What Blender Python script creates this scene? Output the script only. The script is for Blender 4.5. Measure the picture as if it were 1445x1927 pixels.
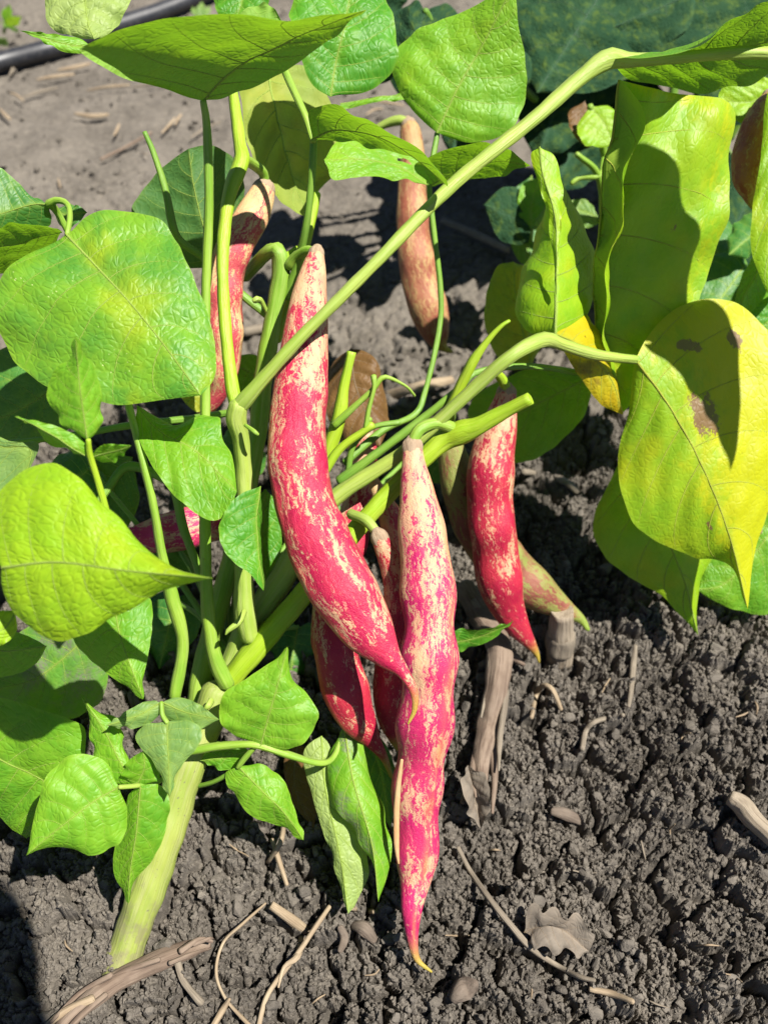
import bpy, bmesh, math, random
import numpy as np
from mathutils import Vector

# ------------------------------------------------------------------ camera, sky, sun, exposure
for o in list(bpy.data.objects):
    bpy.data.objects.remove(o)
scene = bpy.context.scene
col = scene.collection
CAM_H, PITCH, FOCAL = 0.33, math.radians(50), 1669.0     # metres, down-tilt, focal length in photo pixels
cam_data = bpy.data.cameras.new('camera')
cam = bpy.data.objects.new('camera', cam_data)
col.objects.link(cam)
cam.location = (0, 0, CAM_H)
cam.rotation_euler = (math.pi / 2 - PITCH, 0, 0)
cam_data.sensor_fit = 'VERTICAL'
cam_data.sensor_height = 36
cam_data.lens = 36 * FOCAL / 1927
cam_data.clip_start = 0.005
cam_data.clip_end = 200
cam_data.dof.use_dof = True
cam_data.dof.focus_distance = 0.287
cam_data.dof.aperture_fstop = 13
scene.camera = cam

SUN = Vector((0.42, -0.14, 0.90)).normalized()            # direction towards the sun
world = bpy.data.worlds.new('World')
scene.world = world
world.use_nodes = True
wn = world.node_tree
wn.nodes.clear()
sky = wn.nodes.new('ShaderNodeTexSky')
sky.sky_type = 'NISHITA'
sky.sun_disc = False
sky.air_density = 0.6
sky.dust_density = 0.4
sky.altitude = 800
sky.sun_elevation = math.asin(SUN.z)
sky.sun_rotation = math.atan2(SUN.x, SUN.y)
bg = wn.nodes.new('ShaderNodeBackground')
bg.inputs['Strength'].default_value = 0.05
wo = wn.nodes.new('ShaderNodeOutputWorld')
wn.links.new(sky.outputs[0], bg.inputs[0])
wn.links.new(bg.outputs[0], wo.inputs[0])
sd = bpy.data.lights.new('sun', 'SUN')
sd.energy = 5.0
sd.angle = math.radians(0.55)
sd.color = (1.0, 0.955, 0.88)
so = bpy.data.objects.new('sun', sd)
col.objects.link(so)
so.location = (0.5, -0.2, 1.2)
so.rotation_euler = SUN.to_track_quat('Z', 'Y').to_euler()
scene.view_settings.view_transform = 'Standard'
scene.view_settings.look = 'None'
scene.view_settings.gamma = 1
scene.view_settings.use_curve_mapping = False
scene.view_settings.exposure = 1.28
scene.render.engine = 'CYCLES'
scene.cycles.max_bounces = 6
scene.cycles.transmission_bounces = 4
scene.cycles.diffuse_bounces = 3

rng = np.random.default_rng(7)
random.seed(7)
CP, SP = math.cos(PITCH), math.sin(PITCH)


# ------------------------------------------------------------------ helpers
def W(px, py, d):
    """photo pixel + distance along the optical axis -> world point"""
    u = (px - 722.5) / FOCAL
    v = (py - 963.5) / FOCAL
    return np.array([u * d, d * (CP - v * SP), CAM_H - d * (SP + v * CP)])


def ground_d(py, h=0.0):
    v = (py - 963.5) / FOCAL
    return (CAM_H - h) / (SP + v * CP)


def cr(pts, n, closed=False):
    """Catmull-Rom resample of a k-dimensional polyline to n points, even in arc length"""
    P = np.asarray(pts, float)
    if len(P) == 2:
        t = np.linspace(0, 1, n)[:, None]
        return P[0] * (1 - t) + P[1] * t
    Q = np.vstack([2 * P[0] - P[1], P, 2 * P[-1] - P[-2]])
    out = []
    m = 16
    for i in range(1, len(Q) - 2):
        t = np.linspace(0, 1, m, endpoint=False)[:, None]
        a, b, c, e = Q[i - 1], Q[i], Q[i + 1], Q[i + 2]
        out.append(0.5 * (2 * b + (c - a) * t + (2 * a - 5 * b + 4 * c - e) * t ** 2 + (3 * b - a - 3 * c + e) * t ** 3))
    out.append(P[-1:])
    D = np.vstack(out)
    s = np.concatenate([[0], np.cumsum(np.linalg.norm(np.diff(D[:, :2] if D.shape[1] > 3 else D, axis=0), axis=1))])
    s /= s[-1]
    tt = np.linspace(0, 1, n)
    return np.stack([np.interp(tt, s, D[:, k]) for k in range(D.shape[1])], 1)


def wave(P, scale, seed, k=5):
    """smooth pseudo noise (sum of sines), about -1..1"""
    r = np.random.default_rng(seed)
    out = np.zeros(len(P))
    for _ in range(k):
        q = r.normal(size=P.shape[1])
        q /= np.linalg.norm(q)
        out += np.sin(P @ q * scale * r.uniform(.6, 1.6) + r.uniform(0, 6.28))
    return out / k * 1.6


def link_mesh(name, V, F, mat, parent=None, origin=None, attrs=None, uv=None, smooth=True):
    V = np.asarray(V, float)
    if origin is None:
        origin = V[0]
    origin = np.asarray(origin, float)
    me = bpy.data.meshes.new(name)
    me.from_pydata((V - origin).tolist(), [], [list(map(int, f)) for f in F])
    if smooth:
        me.polygons.foreach_set('use_smooth', [True] * len(me.polygons))
    for k, a in (attrs or {}).items():
        a = np.asarray(a, float)
        if a.ndim == 1:
            at = me.attributes.new(k, 'FLOAT', 'POINT')
            at.data.foreach_set('value', a)
        else:
            at = me.attributes.new(k, 'FLOAT_VECTOR', 'POINT')
            at.data.foreach_set('vector', a.ravel())
    me.materials.append(mat)
    me.update()
    ob = bpy.data.objects.new(name, me)
    col.objects.link(ob)
    ob['origin_w'] = origin.tolist()
    if parent is not None:
        ob.parent = parent
        ob.location = origin - np.array(parent['origin_w'])
    else:
        ob.location = origin
    return ob


def tag(o, label=None, cat=None, group=None, kind=None):
    if label: o['label'] = label
    if cat: o['category'] = cat
    if group: o['group'] = group
    if kind: o['kind'] = kind
    return o


def thing(name, loc, label, cat, group=None):
    o = bpy.data.objects.new(name, None)
    o.empty_display_size = 0.01
    col.objects.link(o)
    o.location = loc
    o['origin_w'] = [float(x) for x in loc]
    return tag(o, label, cat, group)


# ------------------------------------------------------------------ node helpers
class NT:
    def __init__(s, name):
        s.m = bpy.data.materials.new(name)
        s.m.use_nodes = True
        s.t = s.m.node_tree
        s.t.nodes.clear()
        s.out = s.t.nodes.new('ShaderNodeOutputMaterial')

    def n(s, typ, ins=None, **kw):
        nd = s.t.nodes.new('ShaderNode' + typ)
        for k, v in kw.items():
            setattr(nd, k, v)
        for k, v in (ins or {}).items():
            sock = nd.inputs[k]
            if isinstance(v, bpy.types.NodeSocket):
                s.t.links.new(v, sock)
            else:
                if isinstance(v, (tuple, list)) and len(v) == 3 and sock.type == 'RGBA':
                    v = (*v, 1)
                sock.default_value = v
        return nd

    def math(s, op, a, b=0.0, clamp=False):
        return s.n('Math', {0: a, 1: b}, operation=op, use_clamp=clamp).outputs[0]

    def step(s, x, lo, hi):
        return s.n('MapRange', {'Value': x, 'From Min': lo, 'From Max': hi}, interpolation_type='SMOOTHSTEP').outputs[0]

    def mix(s, f, a, b, blend='MIX'):
        nd = s.n('Mix', data_type='RGBA', blend_type=blend)
        for k, v in ((0, f), (6, a), (7, b)):
            if isinstance(v, bpy.types.NodeSocket):
                s.t.links.new(v, nd.inputs[k])
            else:
                nd.inputs[k].default_value = (*v, 1) if isinstance(v, (tuple, list)) and len(v) == 3 else v
        return nd.outputs[2]

    def noise(s, vec, scale, detail=3, rough=.55, dist=0.0):
        return s.n('TexNoise', {'Vector': vec, 'Scale': scale, 'Detail': detail, 'Roughness': rough, 'Distortion': dist}).outputs[0]

    def attr(s, name, out='Vector'):
        return s.n('Attribute', attribute_name=name).outputs[out]

    def mapping(s, vec, scale=(1, 1, 1), loc=(0, 0, 0)):
        return s.n('Mapping', {'Vector': vec, 'Scale': scale, 'Location': loc}).outputs[0]

    def surface(s, sock):
        s.t.links.new(sock, s.out.inputs['Surface'])


def leaf_mat(name, c1, c2, yel=(.33, .42, .012), yamt=0.0, spots=0.0, speck=0.0, dust=0.0, trans=.40, rough=.42,
             bump=1.0, under=None, gloss=.34, seed=0.0, tgain=1.0, brown=0.0, palec=(.30, .42, .05), grad=None):
    s = NT(name)
    lc = s.mapping(s.attr('lc'), loc=(seed * 3.1, seed * 1.7, seed))
    vein = s.attr('vein', 'Fac')
    edge = s.attr('edge', 'Fac')
    n1 = s.noise(lc, .55, 4, .6)
    base = s.mix(s.step(n1, .35, .66), c1, c2)
    n1b = s.noise(lc, 2.6, 3, .6)
    base = s.mix(s.math('MULTIPLY', s.step(n1b, .45, .75), .22), base, s.mix(.5, c2, yel))
    if yamt > 0:
        n2 = s.noise(lc, .42, 3, .55)
        yf = s.step(n2, .62 - .45 * yamt, .82 - .42 * yamt)
        base = s.mix(s.math('MULTIPLY', yf, min(1, .45 + yamt)), base, yel)
    if grad:
        gy = s.math('ADD', s.attr('yl', 'Fac'), s.math('MULTIPLY', s.math('SUBTRACT', s.noise(lc, 1.5, 5, .65), .5), 1.3))
        base = s.mix(s.step(gy, .25, .75), base, grad)
    wc = s.n('VectorMath', {0: s.n('TexNoise', {'Vector': lc, 'Scale': 2.2, 'Detail': 1}).outputs[1], 1: (.28, .28, .28)}, operation='MULTIPLY').outputs[0]
    v1 = s.n('TexVoronoi', {'Vector': s.n('VectorMath', {0: lc, 1: wc}, operation='ADD').outputs[0], 'Scale': 4.4}, feature='DISTANCE_TO_EDGE').outputs[0]
    net = s.step(v1, 0.0, .07)
    dome = s.step(v1, -.05, .30)
    pale = s.mix(.55, base, palec)
    base = s.mix(s.math('MULTIPLY', s.math('SUBTRACT', 1.0, net), .20), base, pale)
    base = s.mix(s.math('MULTIPLY', vein, .65), base, pale)
    base = s.mix(s.math('MULTIPLY', edge, .45), base, pale)
    if speck > 0:
        vs = s.n('TexVoronoi', {'Vector': lc, 'Scale': 7.0}, feature='F1').outputs[0]
        mask = s.math('MULTIPLY', s.step(vs, .20, .10), s.step(s.noise(lc, .8, 2), .56, .66))
        base = s.mix(s.math('MULTIPLY', mask, speck), base, (.55, .62, .25))
    if brown > 0:
        nb = s.noise(lc, .6, 5, .62)
        base = s.mix(s.step(nb, .66 - .3 * brown, .80 - .3 * brown), base, (.16, .075, .022))
    if spots > 0:
        nb = s.noise(s.mapping(lc, loc=(5, 2, 1)), 1.1, 6, .68)
        base = s.mix(s.math('MULTIPLY', s.step(nb, .665, .70), spots), base, (.20, .085, .035))
        nb2 = s.noise(s.mapping(lc, loc=(1, 7, 1)), 5.5, 2, .5)
        base = s.mix(s.math('MULTIPLY', s.step(nb2, .74, .77), spots), base, (.07, .035, .012))
    bl = s.attr('brn', 'Fac')
    base = s.mix(s.step(s.math('ADD', bl, s.math('MULTIPLY', s.math('SUBTRACT', s.noise(lc, 3.2, 5, .7), .5), 1.6)), .52, .62), base, (.20, .115, .05))
    if dust > 0:
        nd_ = s.noise(s.mapping(lc, loc=(9, 3, 2)), .7, 5, .6)
        nd2 = s.noise(lc, 12, 2, .6)
        base = s.mix(s.math('MULTIPLY', s.math('MULTIPLY', s.step(nd_, .62 - .25 * dust, .72 - .12 * dust), s.step(nd2, .25, .6)), .85), base, (.17, .155, .13))
    h = s.math('ADD', s.math('MULTIPLY', dome, .75), s.math('MULTIPLY', s.noise(lc, 9, 2, .6), .42))
    bp = s.n('Bump', {'Height': h, 'Strength': min(1, .55 * bump), 'Distance': .00024 * bump})
    back = s.n('NewGeometry').outputs['Backfacing']
    und = under or tuple(min(1, .62 * a + .38 * b) for a, b in zip(c2, (.23, .27, .12)))
    und_c = s.mix(.55, base, und)
    colr = s.mix(back, base, und_c)
    pr = s.n('BsdfPrincipled', {'Base Color': colr, 'Roughness': s.math('ADD', s.math('MULTIPLY', back, .2), s.math('ADD', rough, s.math('MULTIPLY', n1b, .12))), 'Specular IOR Level': gloss, 'Normal': bp.outputs[0]})
    tc = s.mix(.5, base, (.34 * tgain, .60 * tgain, .008))
    tr = s.n('BsdfTranslucent', {'Color': tc, 'Normal': bp.outputs[0]})
    mx = s.n('MixShader', {0: trans, 1: pr.outputs[0], 2: tr.outputs[0]})
    s.surface(mx.outputs[0])
    return s.m


def stem_mat(name, c1, c2, c3, spots=.5, seed=0, trans=0, dirt=False):
    s = NT(name)
    pc = s.mapping(s.attr('pc'), loc=(seed, seed * 2, 0))
    st = s.noise(s.mapping(pc, (.35, 9, 9)), 1.0, 4, .65)
    lo = s.noise(s.mapping(pc, (.6, 1.2, 1.2)), 1.0, 3)
    base = s.mix(s.step(lo, .36, .66), c1, c2)
    base = s.mix(s.math('MULTIPLY', s.step(st, .42, .68), .6), base, c3)
    sp = s.noise(pc, 9, 2)
    base = s.mix(s.math('MULTIPLY', s.step(sp, .72, .76), spots), base, (.14, .09, .03))
    if dirt:
        ln = s.n('SeparateXYZ', {0: s.attr('pc')}).outputs[0]
        dn = s.math('ADD', s.math('MULTIPLY', ln, -.10), s.math('MULTIPLY', s.noise(pc, 1.6, 5, .7), 1.5))
        base = s.mix(s.math('MULTIPLY', s.step(dn, .45, .75), .55), base, (.15, .125, .085))
        base = s.mix(s.math('MULTIPLY', s.step(s.noise(pc, 6, 3), .66, .72), .8), base, (.09, .075, .06))
    bp = s.n('Bump', {'Height': st, 'Strength': .7, 'Distance': .0008})
    pr = s.n('BsdfPrincipled', {'Base Color': base, 'Roughness': .48, 'Specular IOR Level': .3, 'Normal': bp.outputs[0]})
    if trans:
        tr = s.n('BsdfTranslucent', {'Color': s.mix(.2, base, (1, 1, .3), 'ADD')})
        pr = s.n('MixShader', {0: trans, 1: pr.outputs[0], 2: tr.outputs[0]})
    s.surface(pr.outputs[0])
    return s.m


def pod_mat(name, cream, pink, deep, amount=.5, seed=0.0, orange=(.40, .15, .055), tipc=(.28, .24, .03)):
    s = NT(name)
    pc = s.mapping(s.attr('pc'), loc=(seed * 2.3, seed, seed * .7))
    t = s.attr('along', 'Fac')
    sut = s.attr('suture', 'Fac')
    warp = s.n('VectorMath', {0: pc, 1: s.n('VectorMath', {0: s.n('TexNoise', {'Vector': pc, 'Scale': 2.2, 'Detail': 4, 'Roughness': .65}).outputs[1], 1: (.55, .5, .5)}, operation='MULTIPLY').outputs[0]}, operation='ADD').outputs[0]
    big = s.noise(s.mapping(warp, (.62, 1.7, 1.7)), 1.0, 2, .5)
    mid = s.noise(s.mapping(warp, (2.3, 9.5, 9.5)), 1.0, 4, .72)
    fine = s.noise(s.mapping(pc, (5, 11, 11)), 1.0, 3, .65)
    val = s.math('ADD', s.math('ADD', s.math('MULTIPLY', big, .52), s.math('MULTIPLY', mid, .70)), s.math('MULTIPLY', fine, .13))
    # less pink near the stalk
    bias = s.n('MapRange', {'Value': t, 'From Min': 0.0, 'From Max': .45, 'To Min': .10, 'To Max': 0.0}, interpolation_type='SMOOTHSTEP').outputs[0]
    thr = s.math('ADD', bias, .735 - .19 * amount)
    f = s.step(s.math('SUBTRACT', val, thr), -.03, .03)
    f0 = s.step(s.math('SUBTRACT', val, thr), -.13, .03)
    pk = s.mix(s.step(s.noise(pc, .9, 3), .38, .62), pink, deep)
    pk = s.mix(s.math('MULTIPLY', s.step(fine, .55, .75), .25), pk, s.mix(.5, pink, cream))
    cr_ = s.mix(s.step(s.noise(pc, 1.4, 3), .45, .7), cream, s.mix(.28, cream, pink))
    cr_ = s.mix(s.math('MULTIPLY', s.step(s.noise(pc, 14, 2), .69, .73), .35), cr_, (.30, .15, .05))
    coral = s.mix(.62, cream, tuple(min(1, x * 1.05) for x in pink))
    base = s.mix(s.math('MULTIPLY', f0, .5), cr_, coral)
    base = s.mix(f, base, pk)
    base = s.mix(s.math('MULTIPLY', sut, .72), base, orange)
    tipf = s.step(t, .90, .985)
    base = s.mix(s.math('MULTIPLY', tipf, .9), base, tipc)
    hn = s.math('ADD', s.noise(s.mapping(warp, (1.2, 6, 6)), 1.0, 4, .6), s.math('MULTIPLY', s.noise(pc, 26, 2), .35))
    bp = s.n('Bump', {'Height': hn, 'Strength': .6, 'Distance': .0009})
    pr = s.n('BsdfPrincipled', {'Base Color': base, 'Roughness': .5, 'Specular IOR Level': .3, 'Normal': bp.outputs[0]})
    s.surface(pr.outputs[0])
    return s.m


def dry_mat(name, c1, c2, c3, seed=0, rough=.8):
    s = NT(name)
    pc = s.mapping(s.attr('pc'), loc=(seed, seed * 2, 0))
    st = s.noise(s.mapping(pc, (.5, 9, 9)), 1.0, 4, .65)
    lo = s.noise(pc, 1.1, 3)
    base = s.mix(s.step(lo, .35, .65), c1, c2)
    base = s.mix(s.math('MULTIPLY', s.step(st, .45, .68), .75), base, c3)
    bp = s.n('Bump', {'Height': st, 'Strength': .8, 'Distance': .0008})
    pr = s.n('BsdfPrincipled', {'Base Color': base, 'Roughness': rough, 'Specular IOR Level': .2, 'Normal': bp.outputs[0]})
    s.surface(pr.outputs[0])
    return s.m


# ------------------------------------------------------------------ materials
M = {}
M['bright'] = leaf_mat('leaf_bright', (.120, .31, .016), (.175, .37, .018), yamt=.12, seed=1, bump=1.2)
M['lime'] = leaf_mat('leaf_lime', (.215, .40, .012), (.265, .43, .012), yamt=.2, seed=2, gloss=.3, bump=1.35)
M['deep'] = leaf_mat('leaf_deep', (.048, .215, .012), (.075, .265, .014), seed=3, bump=1.25)
M['mid'] = leaf_mat('leaf_mid', (.085, .265, .012), (.14, .32, .014), seed=4, bump=1.2)
M['big'] = leaf_mat('leaf_big', (.075, .245, .026), (.155, .34, .020), yamt=.25, speck=.8, seed=5, bump=1.25, gloss=.36, rough=.40)
M['yellow'] = leaf_mat('leaf_yellow', (.20, .38, .010), (.28, .42, .010), yel=(.40, .43, .008), yamt=.2, spots=.35, seed=6, bump=.9, grad=(.45, .46, .006))
M['yelgreen'] = leaf_mat('leaf_yellow_green', (.185, .37, .010), (.26, .415, .010), yel=(.38, .42, .008), yamt=.2, spots=.25, seed=7, bump=.9, grad=(.48, .48, .006))
M['gold'] = leaf_mat('leaf_gold', (.42, .36, .008), (.50, .40, .008), yel=(.50, .34, .008), yamt=.4, spots=.8, brown=.5, seed=8)
M['olive'] = leaf_mat('leaf_olive', (.17, .26, .022), (.24, .30, .026), yel=(.38, .34, .026), yamt=.4, spots=.7, brown=.15, seed=9, bump=.8)
M['pale'] = leaf_mat('leaf_pale_underside', (.25, .345, .10), (.30, .39, .12), seed=10, gloss=.25, bump=1.3)
M['brightdust'] = leaf_mat('leaf_bright_dusty', (.105, .29, .014), (.15, .335, .016), dust=.45, seed=21)
M['dusty'] = leaf_mat('leaf_dusty', (.09, .25, .03), (.13, .30, .035), dust=.8, seed=11, gloss=.2)
M['greydust'] = leaf_mat('leaf_grey_green', (.12, .23, .06), (.17, .275, .075), dust=.15, seed=12, gloss=.25)
M['dark'] = leaf_mat('leaf_dark', (.032, .13, .022), (.05, .165, .026), seed=13, trans=.25, under=(.035, .085, .02))  # underside darkened to hold shade that no leaf casts on it
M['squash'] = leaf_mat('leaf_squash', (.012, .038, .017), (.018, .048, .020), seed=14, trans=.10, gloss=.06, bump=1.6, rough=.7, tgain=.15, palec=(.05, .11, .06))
M['brownleaf'] = leaf_mat('leaf_brown', (.10, .05, .017), (.15, .08, .028), yel=(.2, .12, .035), yamt=.3, seed=15, gloss=.2, trans=.3, tgain=.2, palec=(.2, .13, .06))
M['deadleaf'] = leaf_mat('leaf_dead', (.13, .11, .088), (.18, .155, .125), yel=(.16, .13, .10), yamt=.3, seed=16, gloss=.1, trans=.06, tgain=.1, rough=.8, palec=(.26, .21, .16))
M['vein'] = stem_mat('vein_pale', (.27, .40, .05), (.32, .44, .08), (.34, .44, .10), 0, trans=.25)
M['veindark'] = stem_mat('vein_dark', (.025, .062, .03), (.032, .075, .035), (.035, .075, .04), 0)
M['veindry'] = stem_mat('vein_dry', (.15, .11, .065), (.19, .14, .09), (.19, .14, .09), 0)
M['veinyel'] = stem_mat('vein_yellow', (.36, .42, .04), (.42, .46, .06), (.42, .46, .08), 0, trans=.25)
M['stem'] = stem_mat('stem_green', (.125, .24, .018), (.18, .285, .026), (.24, .32, .075), .5)
M['stemlime'] = stem_mat('stem_lime', (.19, .31, .010), (.235, .34, .014), (.27, .36, .04), .2, 3)
M['stempale'] = stem_mat('stem_pale', (.20, .285, .04), (.24, .31, .05), (.28, .33, .10), .4, 5)
M['stembase'] = stem_mat('stem_base', (.18, .23, .04), (.215, .25, .05), (.24, .25, .10), .9, 8, dirt=True)
M['stemdark'] = stem_mat('stem_dark', (.085, .19, .02), (.125, .235, .024), (.16, .25, .045), .5, 9)
CREAM = (.46, .295, .165)
M['pod1'] = pod_mat('pod_magenta', CREAM, (.37, .018, .050), (.315, .006, .042), .58, 1.0)
M['pod2'] = pod_mat('pod_pink', CREAM, (.375, .018, .078), (.335, .006, .080), .52, 6.2)
M['pod3'] = pod_mat('pod_red', CREAM, (.34, .018, .036), (.29, .008, .032), .62, 7.7)
M['podpale'] = pod_mat('pod_pale', (.46, .32, .15), (.40, .06, .07), (.36, .035, .055), .42, 9.1)
M['podgreen'] = pod_mat('pod_green', (.17, .19, .045), (.20, .07, .045), (.15, .04, .03), .22, 12.3, orange=(.22, .18, .05), tipc=(.14, .21, .02))
M['podold'] = pod_mat('pod_old', (.33, .22, .09), (.27, .10, .055), (.22, .06, .035), .40, 15.0)
M['seam'] = dry_mat('pod_seam', (.40, .22, .10), (.44, .29, .15), (.36, .14, .07), 2, .6)
M['cap'] = dry_mat('pod_cap', (.25, .18, .12), (.30, .23, .155), (.20, .13, .08), 2)
M['wood'] = dry_mat('stick_bark', (.135, .098, .072), (.185, .14, .105), (.075, .05, .037), 1)
M['woodpale'] = dry_mat('straw_pale', (.23, .175, .115), (.29, .23, .155), (.16, .115, .072), 3)
M['woodgrey'] = dry_mat('twig_grey', (.155, .13, .098), (.205, .172, .13), (.10, .08, .06), 4)
M['stump'] = dry_mat('stump_pale', (.22, .18, .13), (.265, .22, .165), (.13, .10, .07), 6)
M['clodbrown'] = dry_mat('clod_brown', (.105, .082, .064), (.14, .112, .088), (.075, .057, .044), 5, .95)
sH = NT('hose_plastic')
sHn = sH.noise(sH.attr('pc'), 3, 4)
sH.surface(sH.n('BsdfPrincipled', {'Base Color': sH.mix(sH.step(sHn, .4, .75), (.012, .013, .017), (.035, .034, .036)), 'Roughness': .45}).outputs[0])
M['hose'] = sH.m


def soil_mat():
    s = NT('soil')
    co = s.n('NewGeometry').outputs['Position']
    n1 = s.noise(co, 22, 4, .6)
    n2 = s.noise(co, 260, 4, .65)
    n3 = s.noise(co, 1500, 3, .7)
    base = s.mix(s.step(n1, .35, .65), (.084, .074, .062), (.120, .106, .089))
    base = s.mix(s.math('MULTIPLY', s.step(n2, .45, .72), .5), base, (.185, .162, .132))
    base = s.mix(s.math('MULTIPLY', s.step(n3, .58, .8), .35), base, (.25, .222, .185))
    base = s.mix(s.math('MULTIPLY', s.step(n2, .45, .28), .5), base, (.058, .049, .042))
    h = s.math('ADD', s.math('MULTIPLY', n2, .7), s.math('MULTIPLY', n3, .45))
    bp = s.n('Bump', {'Height': h, 'Strength': .8, 'Distance': .0011})
    s.surface(s.n('BsdfPrincipled', {'Base Color': base, 'Roughness': .95, 'Specular IOR Level': .12, 'Normal': bp.outputs[0]}).outputs[0])
    return s.m


M['soil'] = soil_mat()

# ------------------------------------------------------------------ ground
RJ = rng.random((4, 512, 512))


def worley(X, Y, s, k):
    """rounded crumbs: highest dome of the jittered cells round each point, 0..1"""
    gx, gy = X / s, Y / s
    ix, iy = np.floor(gx).astype(int), np.floor(gy).astype(int)
    best = np.zeros_like(X)
    for a in (-1, 0, 1):
        for b in (-1, 0, 1):
            cx, cy = ix + a, iy + b
            hx, hy = (cx * 7 + k * 131) % 512, (cy * 5 + k * 57) % 512
            jx, jy, r, q = RJ[0, hx, hy], RJ[1, hx, hy], RJ[2, hx, hy], RJ[3, hx, hy]
            rr = .45 + .5 * r
            ang = q * 6.28
            dx, dy = gx - cx - jx, gy - cy - jy
            ex = dx * np.cos(ang) + dy * np.sin(ang)
            ey = (-dx * np.sin(ang) + dy * np.cos(ang)) * (1 + .5 * q)
            dd = (ex ** 2 + ey ** 2) / rr ** 2
            hgt = np.sqrt(np.clip(1 - dd, 0, 1)) * (.55 + .45 * r)
            best = np.maximum(best, hgt)
    return best


def vnoise(X, Y, s, k):
    gx, gy = X / s, Y / s
    ix, iy = np.floor(gx).astype(int), np.floor(gy).astype(int)
    fx, fy = gx - ix, gy - iy
    fx, fy = fx * fx * (3 - 2 * fx), fy * fy * (3 - 2 * fy)
    g = lambda a, b: RJ[k % 4, (ix + a + 91 * k) % 512, (iy + b + 37 * k) % 512]
    return (g(0, 0) * (1 - fx) + g(1, 0) * fx) * (1 - fy) + (g(0, 1) * (1 - fx) + g(1, 1) * fx) * fy


def facets(X, Y, s, k, lev, slope, crev, cw):
    """broken clods: every Voronoi cell is a block with its own level and tilt, cracks between"""
    gx, gy = X / s, Y / s
    ix, iy = np.floor(gx).astype(int), np.floor(gy).astype(int)
    f1 = np.full(X.shape, 9.0)
    f2 = np.full(X.shape, 9.0)
    z = np.zeros(X.shape)
    for a in (-1, 0, 1):
        for b in (-1, 0, 1):
            cx, cy = ix + a, iy + b
            hx, hy = (cx * 7 + k * 131) % 512, (cy * 5 + k * 57) % 512
            jx, jy, r, q = RJ[0, hx, hy], RJ[1, hx, hy], RJ[2, hx, hy], RJ[3, hx, hy]
            dx, dy = gx - cx - jx, gy - cy - jy
            d = np.sqrt(dx * dx + dy * dy)
            zz = lev * (r - .5) + slope * s * (dx * np.cos(q * 6.28) + dy * np.sin(q * 6.28)) * (.3 + r)
            near = d < f1
            f2 = np.where(near, f1, np.minimum(f2, d))
            z = np.where(near, zz, z)
            f1 = np.where(near, d, f1)
    return z - crev * np.exp(-((f2 - f1) / cw) ** 2)


def soil_h(X, Y):
    X = np.asarray(X, float)
    Y = np.asarray(Y, float)
    w1x, w1y = vnoise(X, Y, .008, 1) - .5, vnoise(X, Y, .008, 2) - .5
    w2x, w2y = vnoise(X, Y, .0027, 5) - .5, vnoise(X, Y, .0027, 6) - .5
    ax, ay = X + .008 * w1x + .003 * w2x, Y + .008 * w1y + .003 * w2y
    bx, by = X + .002 * w1x + .0022 * w2x, Y + .002 * w1y + .0022 * w2y
    calm = np.clip((Y - .34) / .14, 0, 1) * .78                      # the trodden strip behind is flatter
    calm = np.maximum(calm, .3 * np.exp(-(((X + .105) / .03) ** 2 + ((Y - .10) / .035) ** 2)))
    rough = 1 - calm
    z = .014 * (vnoise(X, Y, .09, 3) - .5) + .006 * (vnoise(X, Y, .035, 4) - .5)
    z = z + rough * facets(ax, ay, .021, 1, .0065, .24, .0080, .10)
    z = z + rough * facets(bx, by, .0070, 2, .0030, .38, .0028, .16) * (.35 + 1.0 * vnoise(X, Y, .03, 7))
    z = z + (.22 + .78 * rough) * facets(bx, by, .0030, 3, .0019, .6, .0013, .2) * (.5 + .8 * vnoise(X, Y, .013, 8))
    z = z + (.25 + .75 * rough) * (facets(bx, by, .0016, 4, .0010, .7, .0007, .22) + .0005 * (worley(bx, by, .0012, 5) - .5))
    return z


def grid_mesh(name, x0, x1, y0, y1, step, parent=None, drop=0.0):
    nx, ny = int((x1 - x0) / step) + 1, int((y1 - y0) / step) + 1
    X, Y = np.meshgrid(np.linspace(x0, x1, nx), np.linspace(y0, y1, ny))
    Z = soil_h(X, Y) - drop
    V = np.stack([X.ravel(), Y.ravel(), Z.ravel()], 1)
    idx = np.arange(nx * ny).reshape(ny, nx)
    F = np.stack([idx[:-1, :-1].ravel(), idx[:-1, 1:].ravel(), idx[1:, 1:].ravel(), idx[1:, :-1].ravel()], 1)
    me = bpy.data.meshes.new(name)
    me.vertices.add(len(V))
    me.vertices.foreach_set('co', V.ravel())
    me.loops.add(len(F) * 4)
    me.loops.foreach_set('vertex_index', F.ravel())
    me.polygons.add(len(F))
    me.polygons.foreach_set('loop_start', np.arange(len(F)) * 4)
    me.polygons.foreach_set('loop_total', np.full(len(F), 4))
    me.polygons.foreach_set('use_smooth', np.full(len(F), step > .001))
    me.update(calc_edges=True)
    me.materials.append(M['soil'])
    ob = bpy.data.objects.new(name, me)
    col.objects.link(ob)
    ob['kind'] = 'structure'
    if parent: ob.parent = parent
    return ob


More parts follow.
